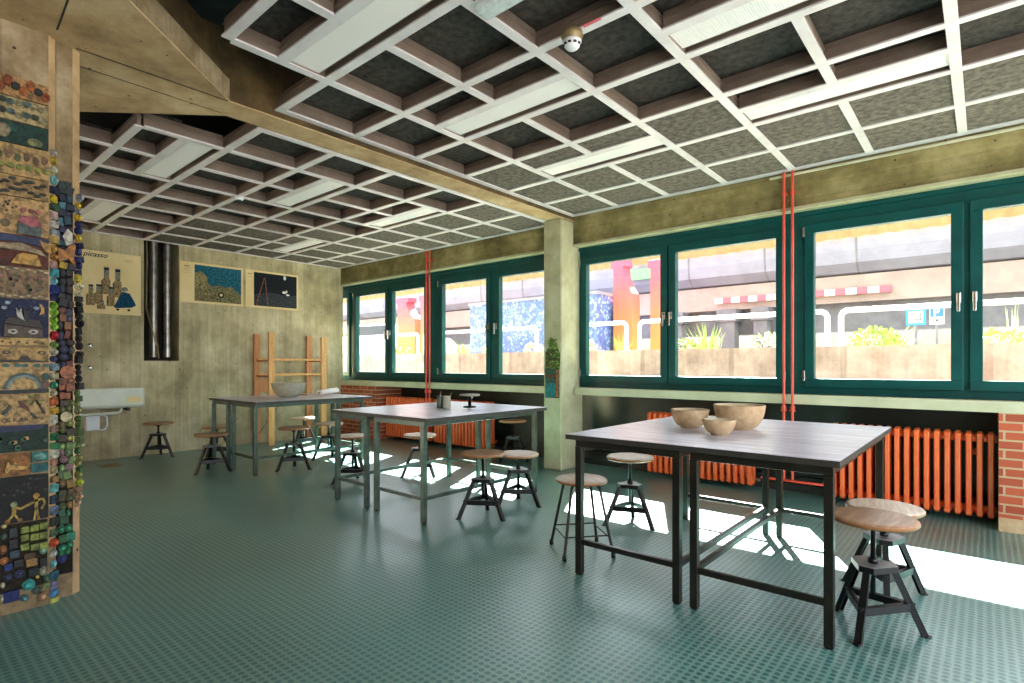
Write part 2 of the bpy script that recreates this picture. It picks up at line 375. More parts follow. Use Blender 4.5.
# window wall: beam over, sill under, bricks, niche
b = MB(); b.box(-9.2, 2.6, YW + .04, 5.9, 2.585, 3.3, M['conc_beam']); b.box(XB, 2.6, YW, YW + .04, 2.585, 3.3, M['conc_beam']); struct(b.build('wall_right'))
struct(MB().box(XB, 2.6, YW - .012, YF + .02, 2.56, 2.585, M['conc_pale']).build('trim_1'))
struct(MB().box(-9.2, -3.82, YW + .05, 5.9, .852, .935, M['sill']).box(XB, -3.82, YW, YW + .05, .852, .935, M['sill']).box(-3.6, 2.6, YW, 5.9, .852, .935, M['sill']).build('trim_2'))
b = MB(); b.box(.075, 2.6, YW, 5.9, .1, .852, M['brick']); b.box(.075, 2.6, YW - .004, 5.9, 0, .1, M['conc_smooth'])
struct(b.build('wall_right_brick'))
struct(MB().box(XB, -7.42, YW, 5.9, 0, .852, M['brick']).build('wall_right_brick_far'))
b = MB(); b.box(-7.42, .075, 5.8, 5.9, 0, .852, M['niche']); struct(b.build('wall_right_niche'))
b = MB(); b.box(-7.42, .075, 5.68, 5.8, 0, .07, M['skirt']); b.box(-7.42, .075, 5.76, 5.8, .07, .13, M['skirt']); struct(b.build('baseboard_right'))

# column by the windows and long concrete beam over it, with the splayed slab above the tiled pier
b = MB(); b.box(-3.865, -3.615, 5.06, 5.5, 0, 2.85, M['conc_pale']); struct(b.build('trim_3'), 'pale concrete column between the two window runs').modifiers.new('b', 'BEVEL').width = .012
b = MB(); b.box(-3.82, -3.6, 1.2, 5.4, 2.85, 2.858, M['conc_smooth']); b.box(-3.82, -3.6, 1.2, 5.4, 2.858, 3.3, M['conc_side']); struct(b.build('trim_4'))
b = MB(); b.prism([(-3.6, 1.47), (-1.9, -.37), (-1.9, -1.9), (-5.6, -1.9), (-5.6, -.2), (-3.82, 1.54)], 2.851, 2.859, M['conc_smooth']); b.prism([(-3.6, 1.47), (-1.9, -.37), (-1.9, -1.9), (-5.6, -1.9), (-5.6, -.2), (-3.82, 1.54)], 2.859, 2.99, M['conc_pier']); b.prism([(-3.62, 1.45), (-1.92, -.40), (-1.92, -1.9), (-5.6, -1.9), (-5.6, -.2), (-3.8, 1.5)], 2.99, 3.2, M['conc_side'])  # slab edge: lit lower band and shaded upper part put into the colours
struct(b.build('trim_5'))
b = MB(); b.bar((-3.597, .70, 2.850), (-3.597, 1.46, 2.850), .008, .003, M['darkrecess']); b.bar((-3.47, .6, 2.850), (-2.9, .57, 2.850), .008, .003, M['darkrecess']); b.bar((-3.80, .75, 2.850), (-3.80, 1.5, 2.850), .004, .003, M['darkrecess']); struct(b.build('trim_7'))
# tiled pier
PX = -3.56
b = MB(); C = M['conc_pier']; E_LIT = M['conc_smooth']
b.prism([(PX, -1.0), (PX, .583), (PX - .03, .612), (PX - .04, .617), (PX - .05, .622), (PX - .05, .688), (PX - .085, .722), (-4.15, .722), (-4.15, -1.0)], 0, 2.851, C)
b.prism([(PX + .001, .583), (PX - .029, .613), (PX - .033, .609), (PX - .003, .579)], .3, 2.85, E_LIT)  # paler chamfer strip: window light put into its colour
b.prism([(PX - .049, .688), (PX - .084, .723), (PX - .088, .719), (PX - .053, .684)], .0, 2.85, E_LIT)  # outer chamfer, likewise paled to hold the window light
struct(b.build('wall_left_pier'))

# ------------------------------------------------------------------ suspended grids
P_ = .5765
def grid(xs, ys, z, cell_ok, flat, lights, suffix):
    fl = MB(); fi = MB(); wo = MB()
    hw = .027
    def rib_x(y, x0, x1, w=hw):      # runs along X
        fl.box(x0, x1, y - w, y + w, z - .004, z + .006, M['flange'])
        fi.box(x0, x1, y - .012, y + .012, z + .006, z + .062, M['fin']); fi.box(x0, x1, y - .019, y + .019, z + .062, z + .07, M['fin'])
        fi.box(x0, x1, y - .012, y + .012, z + .07, z + .1, M['fin'])
    def rib_y(x, y0, y1, w=hw):
        fl.box(x - w, x + w, y0, y1, z - .0035, z + .0065, M['flange'])
        fi.box(x - .012, x + .012, y0, y1, z + .006, z + .062, M['fin']); fi.box(x - .019, x + .019, y0, y1, z + .062, z + .07, M['fin'])
        fi.box(x - .012, x + .012, y0, y1, z + .07, z + .1, M['fin'])
    nx, ny = len(xs) - 1, len(ys) - 1
    lit = {}
    for (i, j) in lights: lit[(i, j)] = 1; lit[(i + 1, j)] = 2
    ok = [[cell_ok(xs[i], ys[j]) for j in range(ny)] for i in range(nx)]
    for j in range(ny + 1):
        for i in range(nx):
            if (j < ny and ok[i][j]) or (j > 0 and ok[i][j-1]): rib_x(ys[j], xs[i] - (hw if i == 0 else 0), xs[i+1] + (hw if i == nx - 1 else 0))
    for i in range(nx + 1):
        for j in range(ny):
            if (i < nx and ok[i][j]) or (i > 0 and ok[i-1][j]):
                y1 = ys[j+1]
                if lit.get((i, j)) == 2: y1 = ys[j+1] - .285
                rib_y(xs[i], ys[j] + hw, y1 - hw)
    for i in range(nx):
        for j in range(ny):
            if not ok[i][j]: continue
            y1 = ys[j+1]
            if (i, j) in lit:
                y1 = ys[j+1] - .285
                rib_x(y1, xs[i] + (hw if lit[(i, j)] == 1 else 0), xs[i+1] - (hw if lit[(i, j)] == 2 else 0), .032)
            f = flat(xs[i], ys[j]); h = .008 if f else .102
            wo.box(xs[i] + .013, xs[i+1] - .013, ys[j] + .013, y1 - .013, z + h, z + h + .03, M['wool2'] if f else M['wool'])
    struct(fl.build('ceiling_grid_' + suffix)); struct(fi.build('ceiling_fins_' + suffix)); struct(wo.build('ceiling_panels_' + suffix))

YS = [.06 + P_ * k - .002 for k in range(10)]           # .06 .. 5.25
YS = [1.21 + .575 * (k - 2) for k in range(10)]
XR = [-3.5725 + .5745 * k for k in range(11)]
XL = [XB + .028 + .5695 * k for k in range(9)]
RL = [(1, 2), (1, 4), (1, 6), (4, 4), (4, 6), (7, 2), (7, 4), (7, 6)]
def ok_r(x, y):
    if y < 1.2 - .01: return x > -2.5
    if y < 1.7: return x > -3.1
    return True
LLs = [(5, 2), (5, 4), (5, 6), (1, 2), (1, 6)]
def ok_l(x, y):
    if y < 1.15: return x < -5.2 and y > .3
    if y < 1.7: return x < -4.6
    return True
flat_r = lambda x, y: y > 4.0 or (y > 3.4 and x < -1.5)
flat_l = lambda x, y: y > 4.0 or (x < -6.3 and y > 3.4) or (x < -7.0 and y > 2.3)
grid(XR, YS, ZR, ok_r, flat_r, RL, 'right')
grid(XL, YS, ZL, ok_l, flat_l, LLs, 'left')
struct(MB().box(XR[0], 2.6, YS[-1] + .027, YS[-1] + .045, ZR - .002, ZR + .02, M['flange']).build('trim_6'))

def ceiling_light(x0, x1, yt, z, label):
    t = empty('ceiling_light', ((x0 + x1) / 2, yt - .14, z)); L = (x1 - x0) / 2 - .03
    b = MB(); b.box(-L, L, -.108, .072, .012, .02, M['lens']); b.build('diffuser', t)
    b = MB()
    b.box(-L, L, -.112, -.106, .003, .07, M['flange']); b.box(-L, L, .072, .078, .012, .07, M['fin']); b.box(-L, L, -.112, .112, .07, .08, M['white'])
    b.box(-L - .004, -L, -.112, .112, .003, .07, M['fin']); b.box(L, L + .004, -.112, .112, .003, .07, M['fin'])
    b.build('housing', t)
    tag(t, label, 'ceiling light', 'ribbed panel lights set in the ceiling grid')
names_r = ['ribbed panel light at the top edge of the photo, large, nearest above the beam corner',
           'ribbed panel light in the right ceiling field left of the smoke detector',
           'pale panel light in the right ceiling field close to the column by the windows',
           'ribbed panel light touching the top of the photo right of the smoke detector',
           'long panel light above the red pipes beside the right windows', None, None, None]
for (i, j), lb in zip(RL, names_r):
    if lb: ceiling_light(XR[i], XR[i+2], YS[j+1], ZR, lb)
names_l = ['plain panel light in the left ceiling field next to the tiled pier side gap',
           'panel light in the middle of the left ceiling field under the concrete beam',
           'panel light of the left ceiling field nearest the beam and the windows',
           'smallest leftmost panel light above the ducts on the back wall',
           'far panel light of the left ceiling field close to the back corner']
for (i, j), lb in zip(LLs, names_l): ceiling_light(XL[i], XL[i+2], YS[j+1], ZL, lb)

# smoke detectors
t = empty('smoke_detector', (-1.60, 2.335, ZR - .004))
MB().lathe([(0, 0), (.052, 0), (.056, -.02), (.05, -.034), (.046, -.045)][::-1] , M['cable'], 28).build('mounting_base', t)
b = MB(); b.lathe([(0, -.088), (.022, -.088), (.032, -.08), (.046, -.062), (.048, -.045), (0, -.045)], M['plastic'], 28).build('sensor_head', t)
b = MB()
for k in range(10):
    a = 2 * PI * k / 10; b.box(.036, .046, -.008, .008, -.071, -.062, M['ink'], Matrix.Rotation(a, 4, 'Z'))
b.build('vent_slot', t)
tag(t, 'round smoke detector on a white grid rib near the top centre of the photo', 'smoke detector')
tag(MB().box(-1.53, -1.43, 2.318, 2.34, ZR - .0062, ZR - .0042, M['o_red']).build('warning_label'), 'small red sticker on the grid rib beside the round smoke detector', 'sticker')
t = empty('smoke_detector', (-5.57, 2.62, ZL - .004))
MB().lathe([(0, -.03), (.035, -.03), (.045, -.02), (.048, 0), (0, 0)], M['plastic'], 20).build('sensor_head', t)
MB().box(-.02, .02, -.02, .02, -.04, -.029, M['ink']).build('sensor_grille', t)
t.location.y = 2.36
tag(t, 'small white smoke detector under the left ceiling grid above the back table', 'smoke detector')
# clear acrylic emergency lamp cover at the top edge
t = empty('emergency_lamp', (-1.70, 1.9, ZR - .004))
MB().box(-.13, .13, -.05, .05, -.035, 0, M['clear']).build('lamp_cover', t, .012)
MB().box(-.14, .14, -.06, .06, -.004, .003, M['plastic']).build('lamp_base', t)
tag(t, 'clear acrylic lamp cover cut off by the top edge of the photo', 'lamp')
# conduit along the beam
b = MB(); b.tube([(-1.47, 5.275, 2.868), (2.5, 5.275, 2.868)], .012, M['sill'])
tag(b.build('conduit_pipe'), 'thin cream conduit running along the concrete beam above the right windows', 'pipe')

# ------------------------------------------------------------------ windows
ZB, ZT = .937, 2.562
ZG0, ZG1 = 1.077, 2.36
def window(name, x0, x1, sashes, label):
    """frame x0..x1 ; sashes list of (gx0,gx1,handle_side)"""
    t = empty(name, (x0, YF, ZB)); struct(t, label)
    ox, oy, oz = x0, YF, ZB
    def bx(b, a0, a1, c0, c1, z0, z1, m): b.box(a0 - ox, a1 - ox, c0 - oy, c1 - oy, z0 - oz, z1 - oz, m)
    b = MB(); T = M['teal']; f0, f1 = YF + .012, YF + .09
    bx(b, x0, x1, f0, f1, ZT - .15, ZT, T); bx(b, x0, x1, f0, f1, ZB, ZB + .08, T); bx(b, x0, x1, YF - .012, f0, ZT - .04, ZT, T)
    bx(b, x0, max(x0 + .03, sashes[0][0] - .06), f0, f1, ZB + .08, ZT - .15, T); bx(b, min(x1 - .03, sashes[-1][1] + .06), x1, f0, f1, ZB + .08, ZT - .15, T)
    for s0, s1 in zip(sashes[:-1], sashes[1:]):
        xm = (s0[1] + s1[0]) / 2; bx(b, xm - .045, xm + .045, f0, f1, ZB + .08, ZT - .15, T)
    b.build('window_frame', t, .003)
    for gx0, gx1, hs in sashes:
        w = .075
        s = MB(); y0, y1 = YF - .012, YF + .065
        bx(s, gx0 - w, gx1 + w, y0, y1, ZG0 - .078, ZG0, T); bx(s, gx0 - w, gx1 + w, y0, y1, ZG1, ZG1 + .08, T)
        bx(s, gx0 - w, gx0, y0, y1, ZG0, ZG1, T); bx(s, gx1, gx1 + w, y0, y1, ZG0, ZG1, T)
        so = s.build('sash', t, .004)
        g_ = MB(); bx(g_, gx0 - .01, gx1 + .01, YF + .028, YF + .034, ZG0 - .01, ZG1 + .01, M['glass']); g_.build('glass_pane', so)
        if hs:
            hx = (gx1 + w - .028) if hs > 0 else (gx0 - w + .028)
            h = MB(); hx -= ox; zc = 1.70 - oz; y = y0 - oy
            h.box(hx - .014, hx + .014, y - .01, y, zc - .03, zc + .05, M['chrome'])
            h.tube([(hx, y - .01, zc + .03), (hx, y - .045, zc + .03)], .009, M['chrome'])
            h.box(hx - .01, hx + .01, y - .055, y - .04, zc - .1, zc + .042, M['chrome']); h.build('handle', so, .003)
            xh = (gx0 - w - .004) if hs > 0 else (gx1 + w + .004)
            for zz in (ZG0 - .02, ZG1 - .03):
                q = MB(); q.box(xh - ox - .009, xh - ox + .009, y - .014, y, zz - oz, zz - oz + .09, M['chrome']); q.build('hinge', so, .002)
k = 1.0226 * 1.0055
def sx(v): return v * k
window('window_1', -3.625, -1.29, [(sx(-3.414), sx(-2.52), 1), (sx(-2.357), sx(-1.416), -1)], 'teal double casement window right of the concrete column')
window('window_2', -1.29, 1.1, [(sx(-1.111), sx(-.194), 1), (sx(-.011), sx(.906), -1)], 'teal double casement window at the right edge of the photo')
window('window_3', sx(-6.05), -3.835, [(sx(-5.82), sx(-4.966), 1), (sx(-4.737), sx(-3.895), -1)], 'teal double casement window left of the concrete column')
window('window_4', sx(-8.13), sx(-6.05), [(sx(-7.935), sx(-7.143), 1), (sx(-6.965), sx(-6.209), -1)], 'teal double casement window farthest from the camera')
window('window_5', 1.1, 2.6, [(1.25, 2.4, 1)], 'teal casement window beyond the right edge')
window('window_6', -9.2, sx(-8.13), [(-9.1, sx(-8.13) - .075, 0)], 'narrow teal window at the back corner')

# ------------------------------------------------------------------ radiators
def radiator(x0, n, label):
    t = empty('radiator', (x0, 5.52, 0)); p = .0645
    for i in range(n):
        b = MB(); x = p * (i + .5)
        for yy in (-.055, .055):
            b.prism([(-.014, yy - .03), (.014, yy - .03), (.019, yy), (.014, yy + .03), (-.014, yy + .03), (-.019, yy)], .1, .635, M['rad'], 'z', Matrix.Translation((x, 0, 0)))
        for z0, z1 in ((.06, .115), (.615, .675)):
            b.prism([(-.016, -.08), (.016, -.08), (.028, 0), (.016, .08), (-.016, .08), (-.028, 0)], z0, z1, M['rad'], 'z', Matrix.Translation((x, 0, 0)))
            b.prism([(-.078, z0), (-.06, z0 - .014), (.06, z0 - .014), (.078, z0), (.078, z0 + .01), (-.078, z0 + .01)], x - .015, x + .015, M['rad'], 'x')
            b.prism([(-.078, z1), (-.06, z1 + .012), (.06, z1 + .012), (.078, z1), (.078, z1 - .01), (-.078, z1 - .01)], x - .015, x + .015, M['rad'], 'x')
        b.build('radiator_section', t, .004)
    b = MB()
    for z in (.10, .635): b.tube([(.0, 0, z), (p * n, 0, z)], .026, M['rad'], 12)
    b.build('connecting_tube', t)
    b = MB(); b.lathe([(0, 0), (.024, 0), (.024, .04), (0, .04)], M['rad'], 6, mat=Matrix.Translation((p * n, 0, .635)) @ Matrix.Rotation(PI/2, 4, 'Y')); b.build('end_plug', t)
    b = MB(); b.tube([(p * n, 0, .10), (p * n + .03, 0, .10), (p*n + .045, 0, .10)], .016, M['cable'], 10); b.build('valve', t)
    b = MB()
    for xx in (p * 2, p * (n - 2)): b.box(xx - .012, xx + .012, .07, .281, .5, .53, M['rad']); b.box(xx - .012, xx + .012, .06, .281, .10, .13, M['rad'])
    b.build('bracket', t)
    tag(t, label, 'radiator', 'orange column radiators under the windows')
radiator(-1.03, 17, 'orange column radiator beside the brick pier at the right')
radiator(-2.77, 17, 'orange column radiator behind the front table left of the red pipes')
radiator(-6.2, 17, 'orange column radiator seen under the middle table')
radiator(-7.38, 16, 'orange column radiator farthest left next to the brick by the back corner')

def heat_pipe(x, zb, label, tail=None):
    t = empty('heating_pipe', (x, 5.255, 0))
    path = [(0, 0, 2.9 if x > -3 else 2.85), (0, 0, zb)]
    MB().tube(path, .0115, M['pipe'], 10).build('riser', t)
    b = MB(); b.tube([(0, 0, .80), (0, 0, .835)], .02, M['pipe'], 10); b.tube([(0, 0, .79), (0, 0, .80)], .026, M['pipe'], 10); b.tube([(0, -.03, .815), (0, .03, .815)], .009, M['pipe'], 8); b.build('pipe_fitting', t)
    b = MB(); b.box(-.02, .02, -.004, .045, 2.7, 2.72, M['pipe']); b.build('pipe_clip', t)
    if tail: MB().tube([Vector(p) - Vector((x, 5.255, 0)) for p in tail], .0115, M['pipe'], 10).build('branch', t)
    tag(t, label, 'pipe', 'vertical red heating pipes')
heat_pipe(-1.347, .19, 'left one of the two red vertical pipes between the right windows', [(-1.54, 5.255, .178), (-1.347, 5.255, .178), (-1.06, 5.255, .178), (-1.02, 5.3, .178), (-1.0, 5.5, .12)])
heat_pipe(-1.278, .19, 'right one of the two red vertical pipes between the right windows')
heat_pipe(-6.15, .62, 'left one of the red pipe pair on the far windows')
heat_pipe(-6.08, .62, 'right one of the red pipe pair on the far windows')

# ------------------------------------------------------------------ tables
def worktable(x0, x1, y0, y1, legs, yb, inner, steel, front_st, label, back_st=True, zt=.80):
    t = empty('worktable', ((x0 + x1) / 2, (y0 + y1) / 2, 0)); cx, cy = t.location.x, t.location.y
    b = MB(); b.box(x0 - cx, x1 - cx, y0 - cy, y1 - cy, zt - .03, zt - .003, M['topedge']); b.box(x0 - cx + .002, x1 - cx - .002, y0 - cy + .002, y1 - cy - .002, zt - .003, zt, M['top']); b.build('tabletop', t, .003)
    w = .019
    yf = y0 + .03
    for (a, c) in ((legs[0], legs[1]), (legs[2], legs[3])):
        b = MB()
        for yy in (yf, yb): b.box(a - cx - w, c - cx + w, yy - cy - .014, yy - cy + .014, zt - .068, zt - .03, steel)
        for xx in (a, c): b.box(xx - cx - .014, xx - cx + .014, yf - cy + .014, yb - cy - .014, zt - .068, zt - .03, steel)
        b.build('frame_rail', t, .002)
        for xx in (a, c):
            for yy in (yf, yb):
                b = MB(); b.box(xx - cx - w, xx - cx + w, yy - cy - w, yy - cy + w, .008, zt - .068, steel); b.box(xx - cx - w * .85, xx - cx + w * .85, yy - cy - w * .85, yy - cy + w * .85, 0, .008, M['black']); b.build('leg', t, .002)
    zs = .19
    def st(p, q):
        b = MB(); b.bar((p[0] - cx, p[1] - cy, zs), (q[0] - cx, q[1] - cy, zs), .026, .028, steel); b.build('stretcher', t, .002)
    for n_, (a, c) in enumerate(((legs[0], legs[1]), (legs[2], legs[3]))):
        if front_st[n_]: st((a + w, yf), (c - w, yf))
        if back_st: st((a + w, yb), (c - w, yb))
    for xx in inner: st((xx, yf + w), (xx, yb - w))
    tag(t, label, 'table', 'workshop tables with steel frames')
worktable(-1.84, -.455, 2.615, 4.26, (-1.76, -1.175, -1.085, -.50), 4.12, (-1.175, -1.085), M['steel'], (1, 1), 'large worktable nearest the camera, carrying three clay bowls')
worktable(-4.42, -3.13, 2.68, 4.15, (-4.47 + .1, -3.93, -3.79, -3.2), 4.05, (-4.37, -3.2), M['steel_green'], (1, 1), 'middle worktable carrying the jars and the small turntable')
worktable(-7.12, -5.88, 2.67, 4.14, (-7.05, -6.64, -6.5, -5.96), 4.04, (-5.96,), M['steel_green'], (0, 1), 'back worktable carrying a large clay bowl and a rolled cloth')

# ------------------------------------------------------------------ stools
def stool(x, y, h, phi, seat, label, group='revolving workshop stools', col='black', rs=.175):
    t = empty('revolving_stool', (x, y, 0), math.radians(phi))
    b = MB(); b.lathe([(0, h - .024), (rs - .008, h - .024), (rs, h - .018), (rs, h - .008)], M['seat_edge'], 40)
    b.lathe([(rs, h - .008), (rs - .006, h - .001), (rs - .02, h), (0, h - .003)], seat, 40); b.build('seat', t)
    m = M[col]
    b = MB(); b.lathe([(0, .165), (.011, .165), (.011, h - .06), (.016, h - .055), (.05, h - .03), (.05, h - .024), (0, h - .024)], m, 16); b.build('spindle', t)
    zp = .305
    pl = []
    for q in range(3):
        a = q * 2 * PI / 3
        for d in (-.3, .3): pl.append((.094 * math.cos(a + d), .094 * math.sin(a + d)))
    b = MB(); b.prism(pl, zp - .005, zp, M['plate'])
    n = len(pl)
    for i in range(n):
        p, q = pl[i], pl[(i+1) % n]
        b.bar((p[0], p[1], zp - .014), (q[0], q[1], zp - .014), .004, .026, m)
    b.lathe([(0, zp), (.02, zp), (.02, zp + .02), (0, zp + .02)], m, 12); b.build('bearing_plate', t)
    for q in range(3):
        a = q * 2 * PI / 3; c, s = math.cos(a), math.sin(a)
        b = MB(); top = Vector((.083 * c, .083 * s, zp - .006)); bot = Vector((.208 * c, .208 * s, .006))
        tn = Vector((-s, c, 0)); 
        b.bar(top, bot, .028, .005, m, up=Vector((c, s, .3)))
        b.bar(top + tn * .012 - Vector((c, s, 0)) * .011, bot + tn * .012 - Vector((c, s, 0)) * .011, .004, .024, m, up=Vector((c, s, .3)))
        b.bar(top - tn * .012 - Vector((c, s, 0)) * .011, bot - tn * .012 - Vector((c, s, 0)) * .011, .004, .024, m, up=Vector((c, s, .3)))
        lg = b.build('leg', t)
        b = MB(); b.lathe([(0, 0), (.02, 0), (.02, .005), (0, .008)], m, 12, (.208 * c - .004 * c, .208 * s - .004 * s, 0)); b.build('foot', lg)
    for q in range(3):
        a, a2 = q * 2 * PI / 3, (q + 1) * 2 * PI / 3; r = .16
        b = MB(); p = Vector((r * math.cos(a), r * math.sin(a), .125)); q2 = Vector((r * math.cos(a2), r * math.sin(a2), .125))
        b.bar(p, q2, .005, .037, m); o = ((p + q2) / 2).normalized(); o.z = 0
        b.bar(p - o * .012 + Vector((0, 0, .015)), q2 - o * .012 + Vector((0, 0, .015)), .024, .004, m); b.build('brace', t)
    return tag(t, label, 'stool', group)
D, L_ = M['seat_dark'], M['seat_light']
stool(-.385, 2.955, .515, -98, D, 'revolving stool nearest the camera beside the front table end')
stool(-.40, 3.455, .462, -80, L_, 'revolving stool behind the nearest one at the front table end')
stool(-2.03, 3.73, .51, -128, L_, 'revolving stool at the left side of the front table near the column', col='black')
stool(-3.01, 3.155, .509, -117, D, 'revolving stool with brown seat, front one of the pair at the middle table right end')
stool(-3.045, 3.63, .44, -110, L_, 'lower revolving stool, rear one of the pair at the middle table right end')
stool(-4.45, 5.2, .51, -100, D, 'high revolving stool behind the middle table in front of the dark niche')
stool(-4.62, 3.86, .45, -112, L_, 'revolving stool seen beneath the middle table top, far side of its front legs')
stool(-4.90, 3.21, .48, -108, L_, 'revolving stool at the left end of the middle table')
stool(-6.01, 3.165, .484, -90, D, 'revolving stool in front of the back table right end')
stool(-6.30, 3.78, .462, -105, L_, 'revolving stool between the back and middle tables, partly behind the middle table corner')
stool(-7.45, 4.07, .44, -70, L_, 'revolving stool behind the back table near the wooden rack')
stool(-6.56, 2.485, .43, -70, D, 'revolving stool at the front left of the back table')
stool(-7.39, 2.865, .42, -60, D, 'revolving stool under the left end of the back table')
stool(-8.15, 2.44, .45, -85, D, 'lone revolving stool standing against the back concrete wall')

t = empty('round_stool', (-1.977, 2.99, 0), math.radians(-39))
h = .467
b = MB(); b.lathe([(0, h - .022), (.158, h - .022), (.165, h - .016), (.165, h - .006)], M['seat_edge'], 40); b.lathe([(.165, h - .006), (.158, h), (0, h)], L_, 40); b.build('seat', t)
for q in range(4):
    a = PI/4 + q * PI/2; c, s = math.cos(a), math.sin(a)
    b = MB(); b.tube([(.05*c, .05*s, h - .03), (.11*c, .11*s, h - .032), (.128*c, .128*s, h - .045), (.135*c, .135*s, h - .07), (.222*c, .222*s, .02), (.225*c, .225*s, .0)], .0095, M['steel'], 10); b.build('leg', t)
    b = MB(); b.lathe([(0, 0), (.014, 0), (.013, .03), (0, .03)], M['black'], 12, (.223*c, .223*s, 0)); b.build('foot', t)
for q in range(4):
    a, a2 = PI/4 + q*PI/2, PI/4 + (q+1)*PI/2; r = .196; z = .12 + (.012 if q % 2 else 0)
    b = MB(); b.tube([(r*math.cos(a), r*math.sin(a), z), (r*math.cos(a2), r*math.sin(a2), z)], .005, M['steel'], 8); b.build('rung', t)
tag(t, 'round stool with four straight tubular legs at the front left table corner', 'stool')

# ------------------------------------------------------------------ bowls and small things
def bowl(x, y, z, r, hgt, foot, label, out, inn, deep=True, rim=.008, grp=None):
    t = empty('clay_bowl', (x, y, z))
    pr = [(0, 0), (foot, 0), (foot, .008)]
    for i in range(1, 9):
        u = i / 8; pr.append((foot + (r - foot) * math.sin(u * PI / 2) ** .8, .008 + (hgt - .008) * (1 - math.cos(u * PI / 2)) ** .75))
    pr = pr[:-1] + [(r, hgt - .004), (r - .002, hgt), (r - rim, hgt)]
    b = MB(); b.lathe(pr, out, 44); inner = [(q[0] - rim if q[0] > rim else 0, max(q[1], .012)) for q in pr[2:-2]][::-1]
    b.lathe([(r - rim, hgt)] + inner[0:] + [(0, .012)], inn, 44); b.build('bowl_body', t)
    b = MB(); b.lathe([(r + .001, hgt - .012), (r + .003, hgt - .006), (r, hgt + .001), (r - rim, hgt + .0005)], out, 44); b.build('bowl_rim', t)
    tag(t, label, 'bowl', grp)
bowl(-1.425, 3.40, .80, .116, .115, .058, 'medium clay bowl, leftmost of three on the front table', M['stone'], M['stone_in'])
bowl(-1.16, 3.52, .80, .150, .15, .08, 'largest clay bowl of three on the front table', M['stone'], M['stone_in'])
bowl(-1.148, 3.146, .80, .09, .088, .045, 'smallest clay bowl, in front of the other two on the front table', M['stone'], M['stone_in'])
bowl(-6.48, 3.345, .80, .20, .175, .09, 'big grey clay bowl on the back table', M['greyclay'], M['stone_in'])

t = empty('modelling_turntable', (-3.655, 3.65, .80))
MB().lathe([(0, 0), (.06, 0), (.062, .008), (.05, .014), (.016, .018), (0, .018)], M['black'], 28).build('turntable_base', t)
MB().lathe([(0, .018), (.016, .018), (.015, .10), (.022, .108), (0, .108)], M['black'], 20).build('column_shaft', t)
MB().lathe([(0, .108), (.092, .108), (.095, .112), (.095, .12), (.09, .124), (0, .124)], M['greyclay'], 36).build('turntable_disc', t)
MB().tube([(.06, -.03, .104), (.06, -.03, .09)], .008, M['chrome'], 8).build('lock_screw', t)
tag(t, 'small modelling turntable with round disc on the middle table', 'turntable')
def jar(x, y, col, label, brushes, r=.03, hh=.115):
    t = empty('glass_jar', (x, y, .80))
    MB().lathe([(0, 0), (r, 0), (r + .002, .006), (r + .002, hh - .012), (r - .003, hh), (r - .006, hh), (r - .004, .01), (0, .01)], col, 20).build('jar_body', t)
    tag(t, label, 'jar')
    for dx, dy, L, c in brushes:
        a = Vector((0, 0, .015)); e = Vector((dx, dy, L)); m_ = a.lerp(e, .8)
        u = empty('paint_brush', (x, y, .80)); MB().tube([a, m_], [.0025, .003], M[c], 6).build('brush_handle', u); MB().tube([m_, e], [.0035, .002], M['cable'], 6).build('brush_tip', u)
        tag(u, ('upright brush standing in the darker jar on the middle table' if dx < .01 else 'slanted brush leaning out of the clay coloured jar on the middle table'), 'brush')
jar(-3.79, 3.40, M['steel_green'], 'dark glass jar, left one of the two on the middle table', [(.003, .003, .15, 'plastic')], .026)
jar(-3.715, 3.415, M['greyclay'], 'clay coloured glass jar, right one of the two on the middle table', [(.035, .03, .145, 'pine')], .034)
# rolled cloth on back table and small crumple
t = empty('rolled_cloth', (-6.55, 3.92, .80), math.radians(131))
b = MB(); n = 26; pts = []
for i in range(n + 1):
    a = i / n * 5.2 * PI; r = .012 + .031 * i / n; pts.append((r * math.cos(a), .045 + r * math.sin(a)))
v = [(-.34, p[0], p[1]) for p in pts] + [(.34, p[0], p[1]) for p in pts]
b.add(v, [(i, i+1, n+2+i, n+1+i) for i in range(n)], M['cloth'], True); o = b.build('cloth_roll', t); sm = o.modifiers.new('s', 'SOLIDIFY'); sm.thickness = .004
MB().tube([(-.36, 0, .045), (.36, 0, .045)], .012, M['pine_dark'], 12).build('wooden_core', t)
tag(t, 'white cloth rolled around a stick on the back table', 'cloth')
t = empty('wooden_slab', (-6.80, 3.66, .80), math.radians(25))
MB().box(-.12, .12, -.02, .02, 0, .012, M['pine']).build('batten', t, .002)
tag(t, 'thin wooden batten lying between bowl and rolled cloth on the back table', 'batten')

# ------------------------------------------------------------------ back wall things
FW = frame_mat   # local x -> world +Y, local y -> world +Z, normal +X
def wall_frame(y, z, dx=0): return frame_mat((XB + dx, y, z), (0, 1, 0), (0, 0, 1))
def poly(name, parent, pts, z0, z1, m): b = MB(); b.prism(pts, z0, z1, m); return b.build(name, parent)
def ring_pts(cx, cy, rx, ry, n=14, a0=0): return [(cx + rx * math.cos(a0 + 2*PI*i/n), cy + ry * math.sin(a0 + 2*PI*i/n)) for i in range(n)]
def poster(y0, y1, z0, z1, label):
    t = empty('poster'); t.matrix_basis = wall_frame(y0, z0)
    w, h = y1 - y0, z1 - z0; poly('poster_sheet', t, [(0, 0), (w, 0), (w, h), (0, h)], .002, .006, M['paper'])
    tag(t, label, 'poster', 'art posters on the back wall'); return t, w, h
t, w, h = poster(1.70, 2.325, 1.84, 2.625, 'cream poster with pale pots and a blue dress figure, left of the ducts')
dk = glaze('#1d4a5c', .8); cr = glaze('#c9a878', .8); gy = glaze('#a9b0a2', .8); bl = glaze('#1c5a80', .8)
